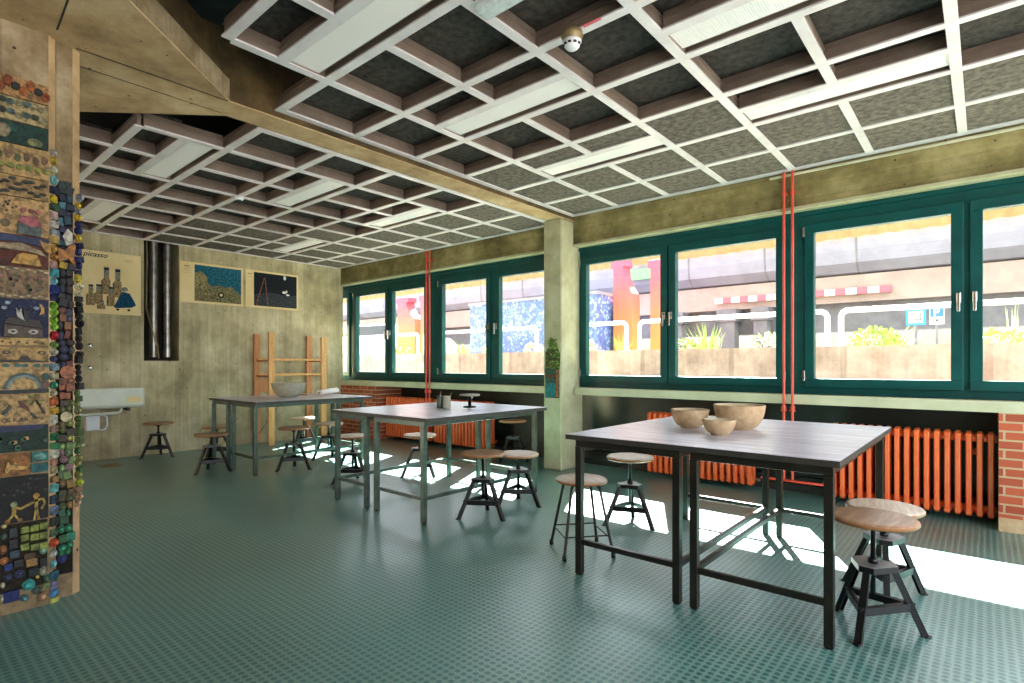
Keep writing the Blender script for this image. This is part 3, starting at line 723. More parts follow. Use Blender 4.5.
def pot(cx, by, ww, hh):
    poly('printed_pot', t, [(cx - ww/2, by), (cx + ww/2, by), (cx + ww*.45, by + hh*.55), (cx + ww*.3, by + hh*.6), (cx + ww*.3, by + hh), (cx - ww*.3, by + hh), (cx - ww*.3, by + hh*.6), (cx - ww*.45, by + hh*.55)], .006, .008, cr)
    poly('printed_shadow', t, [(cx - ww*.6, by), (cx - ww*.35, by), (cx - ww*.35, by + hh*.6), (cx - ww*.6, by + hh*.5)], .0062, .0078, dk)
    poly('printed_face', t, ring_pts(cx, by + hh*.8, ww*.26, hh*.14), .008, .009, gy); poly('printed_cap', t, [(cx - ww*.3, by + hh*.93), (cx + ww*.3, by + hh*.93), (cx + ww*.3, by + hh*1.03), (cx - ww*.3, by + hh*1.03)], .008, .009, dk)
pot(.25, .25, .09, .33); pot(.37, .22, .09, .35); pot(.17, .12, .09, .24); pot(.09, .1, .08, .25); pot(.30, .1, .08, .24); pot(.2, .06, .08, .1)
poly('printed_figure', t, [(.34, .08), (.52, .1), (.57, .13), (.55, .18), (.5, .28), (.42, .30), (.38, .22), (.33, .1)], .008, .0095, bl)
poly('printed_head', t, ring_pts(.445, .33, .035, .03), .008, .0095, gy)
for x_ in (.37, .49): poly('printed_foot', t, ring_pts(x_, .065, .018, .015, 8), .008, .0095, M['ink'])
def wtext(body, size, x_, y_, shear=0, ex=.0006, m=None): text('lettering', body, size, m or M['ink'], t, Matrix.Translation((x_, y_, .0072)), ex, shear)
wtext('picasso', .085, .01, h - .075, .35); wtext('———', .03, .44, h - .085); wtext('————', .024, .44, h - .105)
t, w, h = poster(2.79, 3.645, 2.07, 2.64, 'wide poster with turquoise sky over ochre landscape, right of the ducts')
x0 = .185; poly('printed_sky', t, [(x0, .03), (w - .03, .03), (w - .03, h - .03), (x0, h - .03)], .006, .0075, glaze('#2b7f98', .8))
poly('printed_hill', t, [(x0, .03), (w - .03, .03), (w - .03, .16), (.75, .22), (.68, .28), (.6, .25), (.5, .28), (.42, .25), (.36, .3), (x0, .3)], .0075, .0085, glaze('#a59a6c', .8))
poly('printed_house', t, [(x0, .2), (.35, .2), (.35, .38), (.26, .46), (x0, .42)], .0085, .0095, glaze('#bfae78', .8))
for i in range(46):
    xx = random.uniform(x0 + .02, w - .05); yy = random.uniform(.05, .27); c = random.choice(['#4f6a5a', '#b3683c', '#d9c48a', '#35433f', '#7f8f63'])
    poly('printed_spot', t, ring_pts(xx, yy, random.uniform(.006, .018), random.uniform(.005, .014), 7), .0086, .0096, glaze(c, .8))
for i in range(22):
    xx = random.uniform(.38, w - .08); yy = random.uniform(.3, .5); poly('printed_leaf', t, ring_pts(xx, yy, .012, .006, 6, i), .0086, .0096, glaze('#1e5a66', .8))
poly('printed_wheel', t, ring_pts(.54, .14, .045, .045), .0097, .0105, M['ink']); poly('printed_hub', t, ring_pts(.54, .14, .02, .02), .0105, .0112, M['paper'])
wtext('miró', .035, .05, h - .07, .2); 
for q in range(3): wtext('—————', .018, .05, h - .1 - .03 * q)
t, w, h = poster(3.68, 4.52, 2.07, 2.64, 'poster with dark night field and leaning poles, nearest the windows')
x0 = .125; poly('printed_night', t, [(x0, .2), (w - .03, .22), (w - .03, h - .03), (x0, h - .03)], .006, .0075, glaze('#252c33', .8))
poly('printed_ground', t, [(x0, .03), (w - .03, .03), (w - .03, .24), (.6, .22), (.4, .25), (x0, .2)], .0075, .0085, glaze('#4b5358', .8))
for a_, b_ in (((.16, .035), (.285, .47)), ((.34, .035), (.295, .47))):
    poly('printed_pole', t, [(a_[0] - .008, a_[1]), (a_[0] + .008, a_[1]), (b_[0] + .006, b_[1]), (b_[0] - .006, b_[1])], .0086, .0096, glaze('#b5714c', .8))
for cx, cy, rx, ry in ((.61, .5, .022, .034), (.6, .27, .03, .02), (.66, .235, .03, .014), (.64, .285, .012, .024)):
    poly('printed_blot', t, ring_pts(cx, cy, rx, ry), .0086, .0096, M['cloth'])
wtext('miró', .03, .03, h - .07, .2); wtext('————', .016, .03, h - .11)

# ducts in recess
for yy, r, lb in ((2.505, .05, 'left galvanised duct in the wall recess between the posters'), (2.67, .05, 'right galvanised duct in the wall recess between the posters')):
    t = empty('ventilation_duct', (XB - .12, yy, 1.3))
    b = MB(); b.tube([(0, 0, 1.99), (0, 0, .0)], r, M['duct'], 24); b.build('duct_tube', t)
    for z in (.02, .7, 1.4): MB().tube([(0, 0, z), (0, 0, z + .03)], r + .004, M['duct'], 24).build('duct_seam', t)
    b = MB(); b.box(-.2, 0, -.015, .015, .9, .93, M['steel']); b.build('wall_bracket', t)
    tag(t, lb, 'duct', 'galvanised ducts in the recess')
b = MB(); b.tube([(XB - .05, 2.40, 3.2), (XB - .045, 2.41, 2.6), (XB - .04, 2.40, 1.95), (XB - .03, 2.44, 1.75), (XB - .05, 2.54, 1.45), (XB - .05, 2.55, 1.28)], .008, M['cable'], 8)
tag(b.build('hanging_cable'), 'thin bent cable hanging at the left inside the duct recess', 'cable')
# sink trough
t = empty('sink_trough', (XB, 1.9, .64))
b = MB(); y0, y1 = -1.2, .345
b.prism([(0, .26), (0, .06), (.06, .0), (.38, .03), (.40, .06), (.40, .27), (.375, .27), (.36, .07), (.06, .05), (.03, .26)], y0, y1, M['white'], 'y'); b.prism([(0, .26), (0, .06), (.06, .0), (.38, .03), (.40, .06), (.40, .26)], y1, y1 + .012, M['white'], 'y')
b.build('basin', t, .006)
MB().tube([(.2, -1.0, -.05), (.2, .1, -.05), (.2, .14, -.04), (.2, .16, .0), (.2, .16, .02)], .018, M['white'], 12).build('drain_pipe', t)
MB().box(.0, .3, .2, .23, -.02, .02, M['black']).build('wall_bracket', t)
MB().box(.4, .402, .16, .32, .09, .16, M['paper']).build('sticker', t)
tag(t, 'white enamel sink trough on the back wall beside the tiled pier', 'sink')
t = empty('soap_dispenser', (XB, 1.86, .38))
MB().box(0, .10, -.14, 0, .0, .2, M['plastic']).build('dispenser_body', t, .012)
b = MB(); b.tube([(.08, .0, .18), (.08, .05, .18), (.08, .075, .16), (.08, .08, .06), (.08, .06, .01), (.08, .0, .0)], .01, M['plastic'], 10); b.build('dispenser_handle', t)
tag(t, 'small white plastic wall box with handle below the sink trough', 'dispenser')
for z, lb in ((1.435, 'upper round metal knob on the back wall above the sink'), (1.16, 'lower round metal knob on the back wall above the sink')):
    t = empty('wall_knob', (XB, 1.775, z)); R = Matrix.Rotation(PI/2, 4, 'Y')
    MB().lathe([(0, 0), (.012, 0), (.012, .03), (0, .03)], M['chrome'], 12, mat=R).build('knob_stem', t)
    MB().lathe([(0, .03), (.02, .03), (.031, .042), (.031, .055), (.02, .066), (0, .068)], M['chrome'], 18, mat=R).build('knob_head', t)
    tag(t, lb, 'knob', 'metal knobs above the sink')
tag(MB().box(-8.0, -7.75, 1.75, 1.95, 0, .004, M['cable']).build('floor_hatch'), 'brown metal plate in the floor beside the tiled pier', 'floor plate')

# wooden rack
t = empty('wooden_rack', (-8.2, 4.3, 0))
for x_, y_, h_ in ((-8.40, 3.83, 1.66), (-8.02, 3.87, 1.68), (-8.40, 4.68, 1.66), (-8.02, 4.72, 1.63)):
    b = MB(); b.box(x_ + 8.2 - .017, x_ + 8.2 + .017, y_ - 4.3 - .045, y_ - 4.3 + .045, 0, h_, M['pine'] if x_ > -8.2 else M['pine_dark'])
    for q in range(8): b.box(x_ + 8.2 + .017, x_ + 8.2 + .018, y_ - 4.3 + .01, y_ - 4.3 + .018, h_ - .1 - q * .07, h_ - .092 - q * .07, M['ink'])
    b.build('upright', t, .003)
for z in (1.03, 1.26):
    for x_ in (-8.37, -8.03): b = MB(); b.box(x_ + 8.2 - .011, x_ + 8.2 + .011, -.47 + .0, .38, z, z + .03, M['pine']); b.build('cross_rail', t, .002)
    for y_ in (3.83, 4.68): b = MB(); b.box(-.2 + .017, .18 - .017, y_ - 4.3 - .012, y_ - 4.3 + .012, z - .02, z + .01, M['pine_dark']); b.build('side_rail', t, .002)
b = MB(); b.box(-.225, -.215, -.5, -.2, .78, .98, M['pine_dark']); b.build('side_board', t)
MB().tube([(-.18, -.45, .15), (.02, -.1, .75)], .004, M['steel'], 6).build('brace_rod', t)
tag(t, 'open pine shelving rack standing against the back wall by the windows', 'shelf')

# relief on the window column
t = empty('ceramic_relief'); t.matrix_basis = frame_mat((-3.83, 5.06, .82), (1, 0, 0), (0, 0, 1))
poly('backing_tile', t, [(0, 0), (.19, 0), (.19, .03), (.18, .33), (.0, .33)], .0, .012, glaze('#2f5b52'))
poly('teal_tile', t, [(.01, .01), (.15, .01), (.15, .17), (.01, .17)], .012, .022, glaze('#1d8a8c'))
for i in range(3): poly('teal_band', t, [(.005, .19 + i*.045), (.15, .185 + i*.045), (.15, .215 + i*.045), (.005, .22 + i*.045)], .012, .02, glaze(['#3d6f66', '#6d4a33', '#33665c'][i]))
for i in range(7): poly('orange_edge', t, ring_pts(.17, .03 + i * .045, .017, .022, 8), .012, .02, glaze('#c9763a'))
poly('leaf_ground', t, [(.0, .33), (.2, .33), (.205, .5), (.17, .56), (.12, .66), (.07, .69), (.05, .58), (.0, .52)], 0, .01, glaze('#5c7a34'))
for i in range(60):
    xx = random.uniform(.02, .19); yy = random.uniform(.34, .66); 
    if yy > .54 and abs(xx - .10) > .05: continue
    poly('leaf', t, ring_pts(xx, yy, .02, .010, 6, random.uniform(0, 3)), .0, random.uniform(.012, .024), glaze(random.choice(['#6f9a3a', '#8fb84c', '#4b6f2e', '#9cc46a'])))
for xx, yy in ((.04, .50), (.12, .52), (.05, .43), (.13, .44), (.04, .37), (.12, .37)):
    poly('flower', t, ring_pts(xx, yy, .024, .020, 10), .0, .026, glaze('#5c4038')); poly('flower_centre', t, ring_pts(xx, yy, .012, .01, 8), .026, .03, glaze('#7f7a4a'))
tag(t, 'ceramic relief of green leaves above a teal tile on the concrete column', 'relief')

# ------------------------------------------------------------------ ceramic panels on the pier
def pz(y): return 1.2 + (364.5 - y) * .00489
def py(x): return .401 + x * .00372
PYL = .18
def panel(y_top, y_bot, colr, label, x0=None, x1=48.0, grp='ceramic picture panels on the pier', name='ceramic_picture'):
    t = empty(name); a = PYL if x0 is None else py(x0); t.matrix_basis = frame_mat((PX, a, pz(y_bot)), (0, 1, 0), (0, 0, 1))
    w, h = py(x1) - a, (y_bot - y_top) * .00489
    pts = []
    for i in range(7): pts.append((w * i / 6, random.uniform(0, .004)))
    for i in range(7): pts.append((w * (6 - i) / 6, h - random.uniform(0, .004)))
    poly('clay_slab', t, pts, 0, .014, glaze(colr, .6)); tag(t, label, 'ceramic picture', grp)
    t['_a'] = a; t['_zb'] = y_bot
    return t
def U(t, x, y): return (py(x) - t['_a'], (t['_zb'] - y) * .00489)
def shp(t, name, pts, colr, d=.022, rough=.4): poly(name, t, [U(t, *p) for p in pts], .014, d, glaze(colr, rough))
def blob(t, name, x, y, rx, ry, colr, d=.022, n=10, a0=0):
    c = U(t, x, y); poly(name, t, ring_pts(c[0], c[1], rx * .00372, ry * .00489, n, a0), .014, d, glaze(colr))
T = panel(81, 101, '#b98c5a', 'topmost ceramic panel with rusty village roofs')
for i in range(11): blob(T, 'roof', -30 + i * 7.5, 90 + 4 * math.sin(i * 2.1), 5, 4 + i % 3, random.choice(['#8f4a28', '#b06636', '#32302c', '#a8552c']), .024, 6, i)
T = panel(101, 125, '#b7a273', 'ceramic panel with grey scalloped plants below the rusty village')
for i in range(20): blob(T, 'scallop', -30 + (i % 10) * 8, 107 + 10 * (i // 10) + random.uniform(-2, 2), 4.5, 3, random.choice(['#7f8a78', '#566a64', '#3a4034', '#9a8f6a']), .022, 7, i)
T = panel(125, 147, '#1f3f36', 'dark green ceramic panel with a pale crab shape')
blob(T, 'pale_shape', 34, 142, 8, 4, '#8a8f5c'); blob(T, 'pale_shape', 2, 136, 8, 7, '#9a8a68', .024); blob(T, 'pale_shape', 12, 132, 5, 4, '#23584e')
T = panel(147, 178, '#b89661', 'tan ceramic panel with a row of small trees')
for i in range(9):
    blob(T, 'tree_crown', -28 + i * 9, 158 + (i % 2) * 2, 3.2, 4, random.choice(['#7a5a4c', '#8c6a58', '#4f5a36'])); blob(T, 'bush', -26 + i * 9, 169, 4, 2.6, random.choice(['#7d8a3c', '#5e7034', '#94923f']))
T = panel(178, 199, '#ab8a58', 'ceramic panel covered in black twisting strokes')
for i in range(26): blob(T, 'stroke', -32 + (i % 13) * 6.2, 184 + 9 * (i // 13) + random.uniform(-3, 3), 4, 1.6, random.choice(['#1d241c', '#22352a', '#2c261c']), .024, 6, i * .8)
T = panel(199, 236, '#c39b66', 'tan ceramic panel with a pink roofed house')
shp(T, 'house_roof', [(17, 223), (21, 217), (36, 216), (41, 226), (30, 227)], '#b05e62', .028); shp(T, 'house_wall', [(17, 224), (41, 227), (40, 236), (16, 235)], '#55605a', .026)
for x_ in (22, 30, 37): blob(T, 'tree_crown', x_, 211, 3.2, 2.3, '#a8605a')
for i in range(14): blob(T, 'seed', random.uniform(-20, 16), random.uniform(203, 216), 1.4, 1.2, '#3a2f22', .018, 6)
blob(T, 'bush', 5, 226, 5, 4, '#6a5a34', .022, 8)
T = panel(236, 268, '#5c2a1c', 'red brown ceramic panel with a golden hill under a blue band')
shp(T, 'sky_band', [(-40, 236), (48, 238), (48, 246), (20, 243), (-40, 245)], '#27345c'); shp(T, 'sand_arch', [(-40, 248), (0, 246), (20, 244), (40, 250), (47, 256), (30, 252), (0, 251), (-40, 256)], '#9f8a66', .024)
shp(T, 'golden_hill', [(10, 265), (15, 257), (22, 254), (36, 255), (41, 266)], '#c9983f', .030); shp(T, 'corner_leaf', [(38, 239), (50, 243), (50, 252), (44, 250)], '#c28d45', .026)
T = panel(268, 299, '#8f7452', 'framed ceramic panel with pink scales and a wavy border')
for i in range(44): blob(T, 'scale', random.uniform(-35, 44), random.uniform(273, 294), 2, 1.8, random.choice(['#b07868', '#5d5f44', '#7a4f44', '#3e4a34']), .022, 6, i)
for i in range(14): blob(T, 'border_wave', -35 + i * 6.2, 270 + (i % 2) * 1.5, 3.2, 1, '#c7b489', .024, 6); 
for i in range(14): blob(T, 'border_wave', -35 + i * 6.2, 296 + (i % 2) * 1.5, 3.2, 1, '#c7b489', .024, 6)
T = panel(299, 338, '#1c2444', 'navy night ceramic panel with moon and two cats on a roof')
shp(T, 'roof', [(3, 324), (8, 318), (38, 320), (42, 328)], '#33241c', .026); shp(T, 'house_wall', [(4, 325), (42, 329), (41, 338), (3, 337)], '#54402f', .026)
for x_ in (12, 32): blob(T, 'window_eye', x_, 332, 5, 2.4, '#c8c2b0', .03, 10); blob(T, 'window_pupil', x_, 332, 2.2, 1.2, '#2c2622', .033, 8)
shp(T, 'white_cat', [(15, 309), (18, 312), (20, 309), (21, 316), (24, 322), (16, 317)], '#c9c4bd', .03); shp(T, 'black_cat', [(22, 309), (25, 312), (28, 309), (28, 319), (23, 319)], '#15161c', .03)
shp(T, 'moon', [(38, 303), (43, 307), (43, 313), (38, 315), (40, 310)], '#c99a4a', .03)
for p in ((7, 304), (4, 309), (35, 308)): blob(T, 'star', p[0], p[1], 3, 1.8, '#8fa0b0', .024, 7)
for i in range(18): blob(T, 'night_glaze', random.uniform(-35, 46), random.uniform(301, 318), 1.6, 1.3, '#33407a', .02, 6)
T = panel(338, 346, '#c2a066', 'narrow tan ceramic strip with brown specks')
for i in range(6): blob(T, 'speck', 2 + i * 8, 342 + i % 2, 1.6, 1, '#5a3c24', .019, 7)
T = panel(347, 361, '#b9955c', 'tan ceramic panel shaped as a face with two small eyes')
for x_ in (6, 41): blob(T, 'eye', x_, 352.5, 4.5, 2, '#4a3826', .02, 10); blob(T, 'eye_centre', x_, 352.5, 2, 1, '#b9955c', .023, 8)
shp(T, 'hedge', [(-40, 359), (18, 360), (20, 356), (27, 356), (30, 360), (48, 361), (48, 362), (-40, 362)], '#3d3024', .022)
T = panel(362, 392, '#c3a069', 'tan ceramic panel with a grey blue rainbow arch and clouds')
for i, x_ in enumerate((6, 17, 24, 36, 45)): blob(T, 'cloud', x_, 365.5, 3.6, 1.8, '#2f6a64', .022, 8)
import math as _m
for k_, (rr, cc) in enumerate(((20, '#49605c'), (17.5, '#7d8d84'))):
    outer = [(23 + rr * _m.cos(a), 391 - rr * .92 * _m.sin(a)) for a in [PI * i / 14 + .15 * (1 - i / 7) for i in range(15)]]
    innr = [(23 + (rr - 2.6) * _m.cos(a), 391 - (rr - 2.6) * .92 * _m.sin(a)) for a in [PI * i / 14 + .15 * (1 - i / 7) for i in range(15)]][::-1]
    for i in range(14): shp(T, 'rainbow_band', [outer[i], outer[i+1], innr[13-i], innr[14-i]], cc, .024 - .002 * k_)
shp(T, 'dark_ground', [(-40, 390), (20, 389.5), (48, 389), (48, 393), (-40, 393)], '#16241e', .024); blob(T, 'shrub', 45, 377, 4, 4, '#25443a', .025); blob(T, 'shrub', 45, 385, 4, 4, '#6e4736', .025)
T = panel(393, 424, '#bf9c66', 'tan ceramic panel with birds, a palm and scratched lettering')
shp(T, 'bird_body', [(17, 400), (21, 401), (27, 407), (30, 413), (24, 409), (19, 405)], '#5d2c22', .026); shp(T, 'bird_tail', [(30, 412), (37, 418), (35, 420), (29, 414)], '#26382c', .025)
shp(T, 'small_bird', [(1, 413), (9, 404), (11, 407), (4, 414)], '#2c4638', .024)
for a in range(6): c = (34, 400); shp(T, 'palm_leaf', [c, (c[0] + 10 * _m.cos(a * .95), c[1] + 6 * _m.sin(a * .95)), (c[0] + 9 * _m.cos(a * .95 + .3), c[1] + 6 * _m.sin(a * .95 + .3))], '#6f7c38', .024)
shp(T, 'palm_trunk', [(34, 400), (36, 400), (45, 414), (43, 415)], '#2e2a20', .024)
for q, chx in enumerate('OSKAR'):
    c = U(T, 1 + q * 5.6, 421); text('letter', chx, .028, M['ink'], T, Matrix.Translation((c[0], c[1], .0155)), .0015)
T = panel(425, 451, '#1a3428', 'dark green ceramic panel with leaf shapes and a navy top')
shp(T, 'navy_top', [(-40, 425), (46, 425), (40, 430), (-40, 431)], '#1b2450', .022)
for i in range(24): blob(T, 'leaf', random.uniform(-34, 46), random.uniform(432, 448), 3.4, 2, random.choice(['#2f5a3c', '#16241c', '#3f6a44', '#b0905c']), .024, 6, i)
T = panel(452, 474, '#9f6a36', 'orange brown ceramic panel with a reclining figure', None, 29)
shp(T, 'figure', [(4, 468), (7, 459), (10, 463), (14, 460), (18, 464), (27, 466), (26, 469), (16, 468), (10, 467), (6, 471)], '#c79a50', .028)
T = panel(452, 463, '#3f7a70', 'upper pale teal tile at the edge of the pier', 30.5, 48); blob(T, 'swirl', 40, 457.5, 6, 3, '#6fa597', .018)
T = panel(464, 473.5, '#2f6868', 'lower teal tile at the edge of the pier', 30.5, 48)
T = panel(475, 521, '#1b1a17', 'black ceramic panel with two yellow stick figures')
def limb(pts, w_=1.1):
    for p, q in zip(pts[:-1], pts[1:]):
        dx, dy = q[0] - p[0], q[1] - p[1]; l = max(.01, _m.hypot(dx, dy)); nx_, ny_ = -dy / l * w_, dx / l * w_
        shp(T, 'figure_limb', [(p[0] + nx_, p[1] + ny_), (q[0] + nx_, q[1] + ny_), (q[0] - nx_, q[1] - ny_), (p[0] - nx_, p[1] - ny_)], '#b89848', .026)
blob(T, 'figure_head', 35, 496, 3.5, 2.8, '#b98a3c', .028); limb([(35, 498), (35, 508)], 1.8); limb([(35, 508), (33, 520)]); limb([(35, 508), (38, 520)]); limb([(35, 501), (42, 500), (44, 505), (40, 510)]); limb([(35, 501), (28, 504), (20, 507), (14, 505)])
blob(T, 'figure_head', 13, 502, 3.5, 3, '#8f9a6c', .028); limb([(13, 505), (13, 511)], 2.2); limb([(13, 511), (8, 517)]); limb([(13, 511), (18, 518)]); blob(T, 'figure_foot', 7, 518, 2.6, 1.8, '#c07838'); blob(T, 'figure_foot', 19, 518, 2.6, 1.8, '#c07838')
for i in range(34): blob(T, 'glaze_drop', random.uniform(-34, 46), random.uniform(478, 494), 1.8, 1.2, random.choice(['#2c2a24', '#33372c', '#4a4a38']), .02, 6, i)
# lower mosaic field on the main face
def small(kind, parent, u, v, w, h, colr, d=.02, rot=0):
    c, s = math.cos(rot), math.sin(rot)
    if kind == 'tile':
        pts = [(u + (a * w * c - b_ * h * s) / 2, v + (a * w * s + b_ * h * c) / 2) for a, b_ in ((-1, -1), (1, -.93), (.95, 1), (-1, .97))]
        b = MB(); b.prism(pts, 0, d, glaze(colr)); b.build('ceramic_tile', parent, .002)
    else:
        b = MB(); r = w / 2
        b.prism(ring_pts(u, v, r, h / 2, 14), 0, d * .7, glaze(colr)); b.prism(ring_pts(u, v, r * .72, h * .36, 12), d * .7, d, glaze(colr)); 
        c2 = '#' + ''.join('%02x' % min(255, int(int(colr[i:i+2], 16) * 1.35 + 14)) for i in (1, 3, 5))
        b.prism(ring_pts(u, v, r * .4, h * .2, 10), d, d * 1.15, glaze(c2)); b.build('ceramic_disc', parent, .0015)
t = empty('ceramic_mosaic'); t.matrix_basis = frame_mat((PX, PYL, 0), (0, 1, 0), (0, 0, 1))
def V(x, y): return py(x) - PYL, pz(y)
for k_, (x_, y_, w_, h_, c, kd) in enumerate([(24, 529, 9, 7, '#7f8a3c', 0), (34, 529, 9, 7, '#8f9a42', 0), (43, 528, 9, 7, '#7d883a', 0), (24, 537, 9, 7, '#6e7a35', 0), (34, 538, 9, 7, '#8d9744', 0), (43, 538, 9, 7, '#828c3c', 0), (24, 546, 9, 7, '#8b9540', 0), (34, 548, 9, 7, '#77823a', 0), (43, 548, 9, 7, '#8a9440', 0),
    (13, 530, 9, 10, '#2b3034', 0), (13, 541, 9, 10, '#22262a', 0), (14, 551, 10, 8, '#3e5058', 0), (4, 532, 7, 7, '#3f5a44', 1), (3, 545, 8, 10, '#8a5a30', 1), (4, 556, 9, 8, '#a8642f', 1), (8, 563, 9, 7, '#2a3a78', 0), (18, 561, 10, 8, '#30302a', 0), (29, 556, 12, 7, '#4a3a22', 0), (31, 563, 12, 8, '#a07a45', 0), (43, 553, 9, 9, '#5b7f62', 1), (43, 565, 8, 9, '#181c1a', 0),
    (33, 573, 12, 9, '#13231c', 0), (8, 573, 11, 8, '#20223a', 1), (19, 572, 11, 9, '#232a48', 1), (43, 574, 10, 10, '#8a866e', 1), (11, 592, 16, 12, '#1d2a66', 0), (28, 585, 14, 12, '#2f8f88', 1), (46, 582, 8, 8, '#3c5a48', 1), (24, 597, 8, 7, '#3f7478', 1), (36, 592, 10, 10, '#3e4a40', 1), (43, 600, 13, 11, '#8a6a4a', 1), (46, 590, 8, 6, '#8a9a4c', 0), (2, 592, 5, 8, '#b8b28c', 1), (3, 580, 5, 6, '#a8a488', 1), (37, 579, 4, 4, '#b0a84a', 1), (4, 522, 6, 5, '#b0a468', 1)]):
    u, v = V(x_, y_ - (x_ - 24) * 0); small('disc' if kd else 'tile', t, u, v, w_ * .0036, h_ * .0046, c, random.uniform(.014, .024), random.uniform(-.06, .06))
poly('grout_bed', t, [(0, pz(588)), (.397, pz(588)), (.397, pz(522)), (0, pz(522))], .0, .005, glaze('#2f281d', .9))
tag(t, 'patch of green, navy and brown tiles low on the broad pier face', 'mosaic', 'ceramic mosaics on the pier')

# narrow edge strip mosaic (first chamfer) and second face, and outer strip
def palette(z, bands):
    for z0, cs in bands:
        if z >= z0: return random.choice(cs)
    return random.choice(bands[-1][1])
def s_z(y): return 1.2 + (364.5 - y) * .0051
t = empty('ceramic_mosaic'); t.matrix_basis = frame_mat((PX - .014, .600, 0), (-.7, .72, 0), (0, 0, 1))
seq = [(155, '#b0aaa0', 1, 8), (163, '#c8a53c', 1, 9), (172, '#ded6b0', 1, 8), (182, '#7fb4b4', 1, 11), (192, '#29304a', 0, 8), (201, '#d6bc2c', 0, 8), (209, '#4c6a50', 0, 7), (217, '#c9a7a0', 0, 9), (226, '#c4bdb4', 0, 8), (234, '#8f98a0', 0, 7), (241, '#c7a765', 0, 9), (250, '#c79a4e', 1, 8), (258, '#a5713c', 1, 8), (266, '#c49a90', 0, 8), (274, '#4aa3ae', 0, 9), (282, '#6aa7b8', 1, 8), (290, '#2b3c86', 0, 9), (298, '#1e2a5c', 0, 8)]
seq += [(306 + 7 * i, '#8cc23c' if i % 2 else '#7aae34', 1, 8) for i in range(4)]
seq += [(336, '#b3272c', 1, 10), (345, '#7f9a4c', 1, 7), (352, '#c9c2a4', 1, 7), (359, '#3b3f63', 1, 7), (367, '#8fa9b5', 0, 8), (376, '#b9b08c', 0, 8), (385, '#3d8a6a', 1, 8), (393, '#d0c39a', 1, 7), (401, '#c46a3a', 0, 9), (410, '#c9a23c', 0, 7), (419, '#ded8c0', 0, 9), (428, '#a88a78', 0, 7), (436, '#2b7a4c', 0, 8), (445, '#4d8f60', 0, 7), (453, '#d8d4bc', 0, 9), (461, '#bf8a6c', 0, 7), (469, '#b8a27c', 0, 8), (478, '#a07c50', 0, 7), (487, '#6fb8b4', 0, 9), (498, '#3c4c5c', 0, 9), (509, '#7286a0', 0, 9), (520, '#3a4238', 0, 9), (531, '#4f6a4c', 0, 8), (541, '#c4532f', 1, 9), (552, '#b8b8ac', 1, 8), (562, '#6fa8a8', 1, 8), (573, '#3d6878', 0, 9), (583, '#8a87a8', 0, 8), (591, '#5b96c4', 0, 7), (599, '#c2c46a', 0, 9)]
for y_, c, kd, h_ in seq: small('disc' if kd else 'tile', t, random.uniform(-.002, .002), s_z(y_), random.uniform(.036, .046), h_ * .0047, c, random.uniform(.012, .022), random.uniform(-.1, .1))
tag(t, 'narrow vertical strip of bright tiles along the left edge of the pier corner', 'mosaic', 'ceramic mosaics on the pier')

t = empty('ceramic_mosaic'); t.matrix_basis = frame_mat((PX - .05, .620, 0), (0, 1, 0), (0, 0, 1))
bands = [(2.08, ['#3a464c', '#252b30', '#333e38']), (1.9, ['#4f7f8c', '#171c33', '#2b4a58', '#1b2038', '#6a98a2', '#20283a']), (1.68, ['#141833', '#1b1e28', '#262a55', '#b08f20', '#1d4452', '#2c2430']), (1.5, ['#0e0f10', '#1b1b1b', '#142030', '#2a1e14']), (1.36, ['#8f5a2a', '#1c1a1c', '#6b3a2a', '#2b2f48']),
         (1.15, ['#2e1a13', '#6a261b', '#121838', '#4a4842', '#3c3a16', '#24150f', '#120f10']), (1.02, ['#a05a34', '#7a4426', '#8a5030']), (.82, ['#6f7a28', '#868a30', '#54481a', '#4c5520', '#3c301c']), (.62, ['#6f8a4c', '#4f6f3c', '#7a5a5c', '#5a7a48', '#9aa060']), (.45, ['#5b4a24', '#7a4f24', '#3f4a24', '#8a6a30']), (.2, ['#1f6a44', '#2b7a5c', '#3a5f4c', '#2f5a34']), (-1, ['#8a8f80', '#2a6f94', '#5f8a78', '#1c2a66'])]
z = 2.13; n_ = 0
while z > .07 and n_ < 98:
    u = .008 + random.uniform(0, .008); row = random.uniform(.034, .05)
    while u < .072 and n_ < 98:
        w_ = random.uniform(.022, .04)
        if u + w_ > .082: break
        small('disc' if random.random() < .55 else 'tile', t, u + w_ / 2 - .004, z + random.uniform(-.006, .006), w_, row * .92, palette(z, bands), random.uniform(.012, .034), random.uniform(-.3, .3)); u += w_ * .97; n_ += 1
    z -= row * .93
poly('orange_star', t, [(.0, s_z(248)), (.03, s_z(250)), (.05, s_z(244)), (.075, s_z(243)), (.066, s_z(255)), (.072, s_z(266)), (.045, s_z(258)), (.005, s_z(262))], 0, .04, glaze('#b9762c'))
poly('cream_shell', t, [(.02, s_z(236)), (.04, s_z(228)), (.06, s_z(232)), (.062, s_z(242)), (.035, s_z(245))], 0, .042, glaze('#c9c2b2'))
poly('cream_disc', t, ring_pts(.035, s_z(417), .024, .026), 0, .04, glaze('#c7b68c')); poly('clay_boss', t, ring_pts(.04, s_z(372), .032, .034, 8), 0, .036, glaze('#a8603a'))
poly('grout_bed', t, [(0, .12), (.068, .12), (.068, 2.12), (0, 2.12)], .0, .004, glaze('#221c14', .9))
tag(t, 'wide mosaic of dark ceramic discs and tiles on the recessed pier face', 'mosaic', 'ceramic mosaics on the pier')

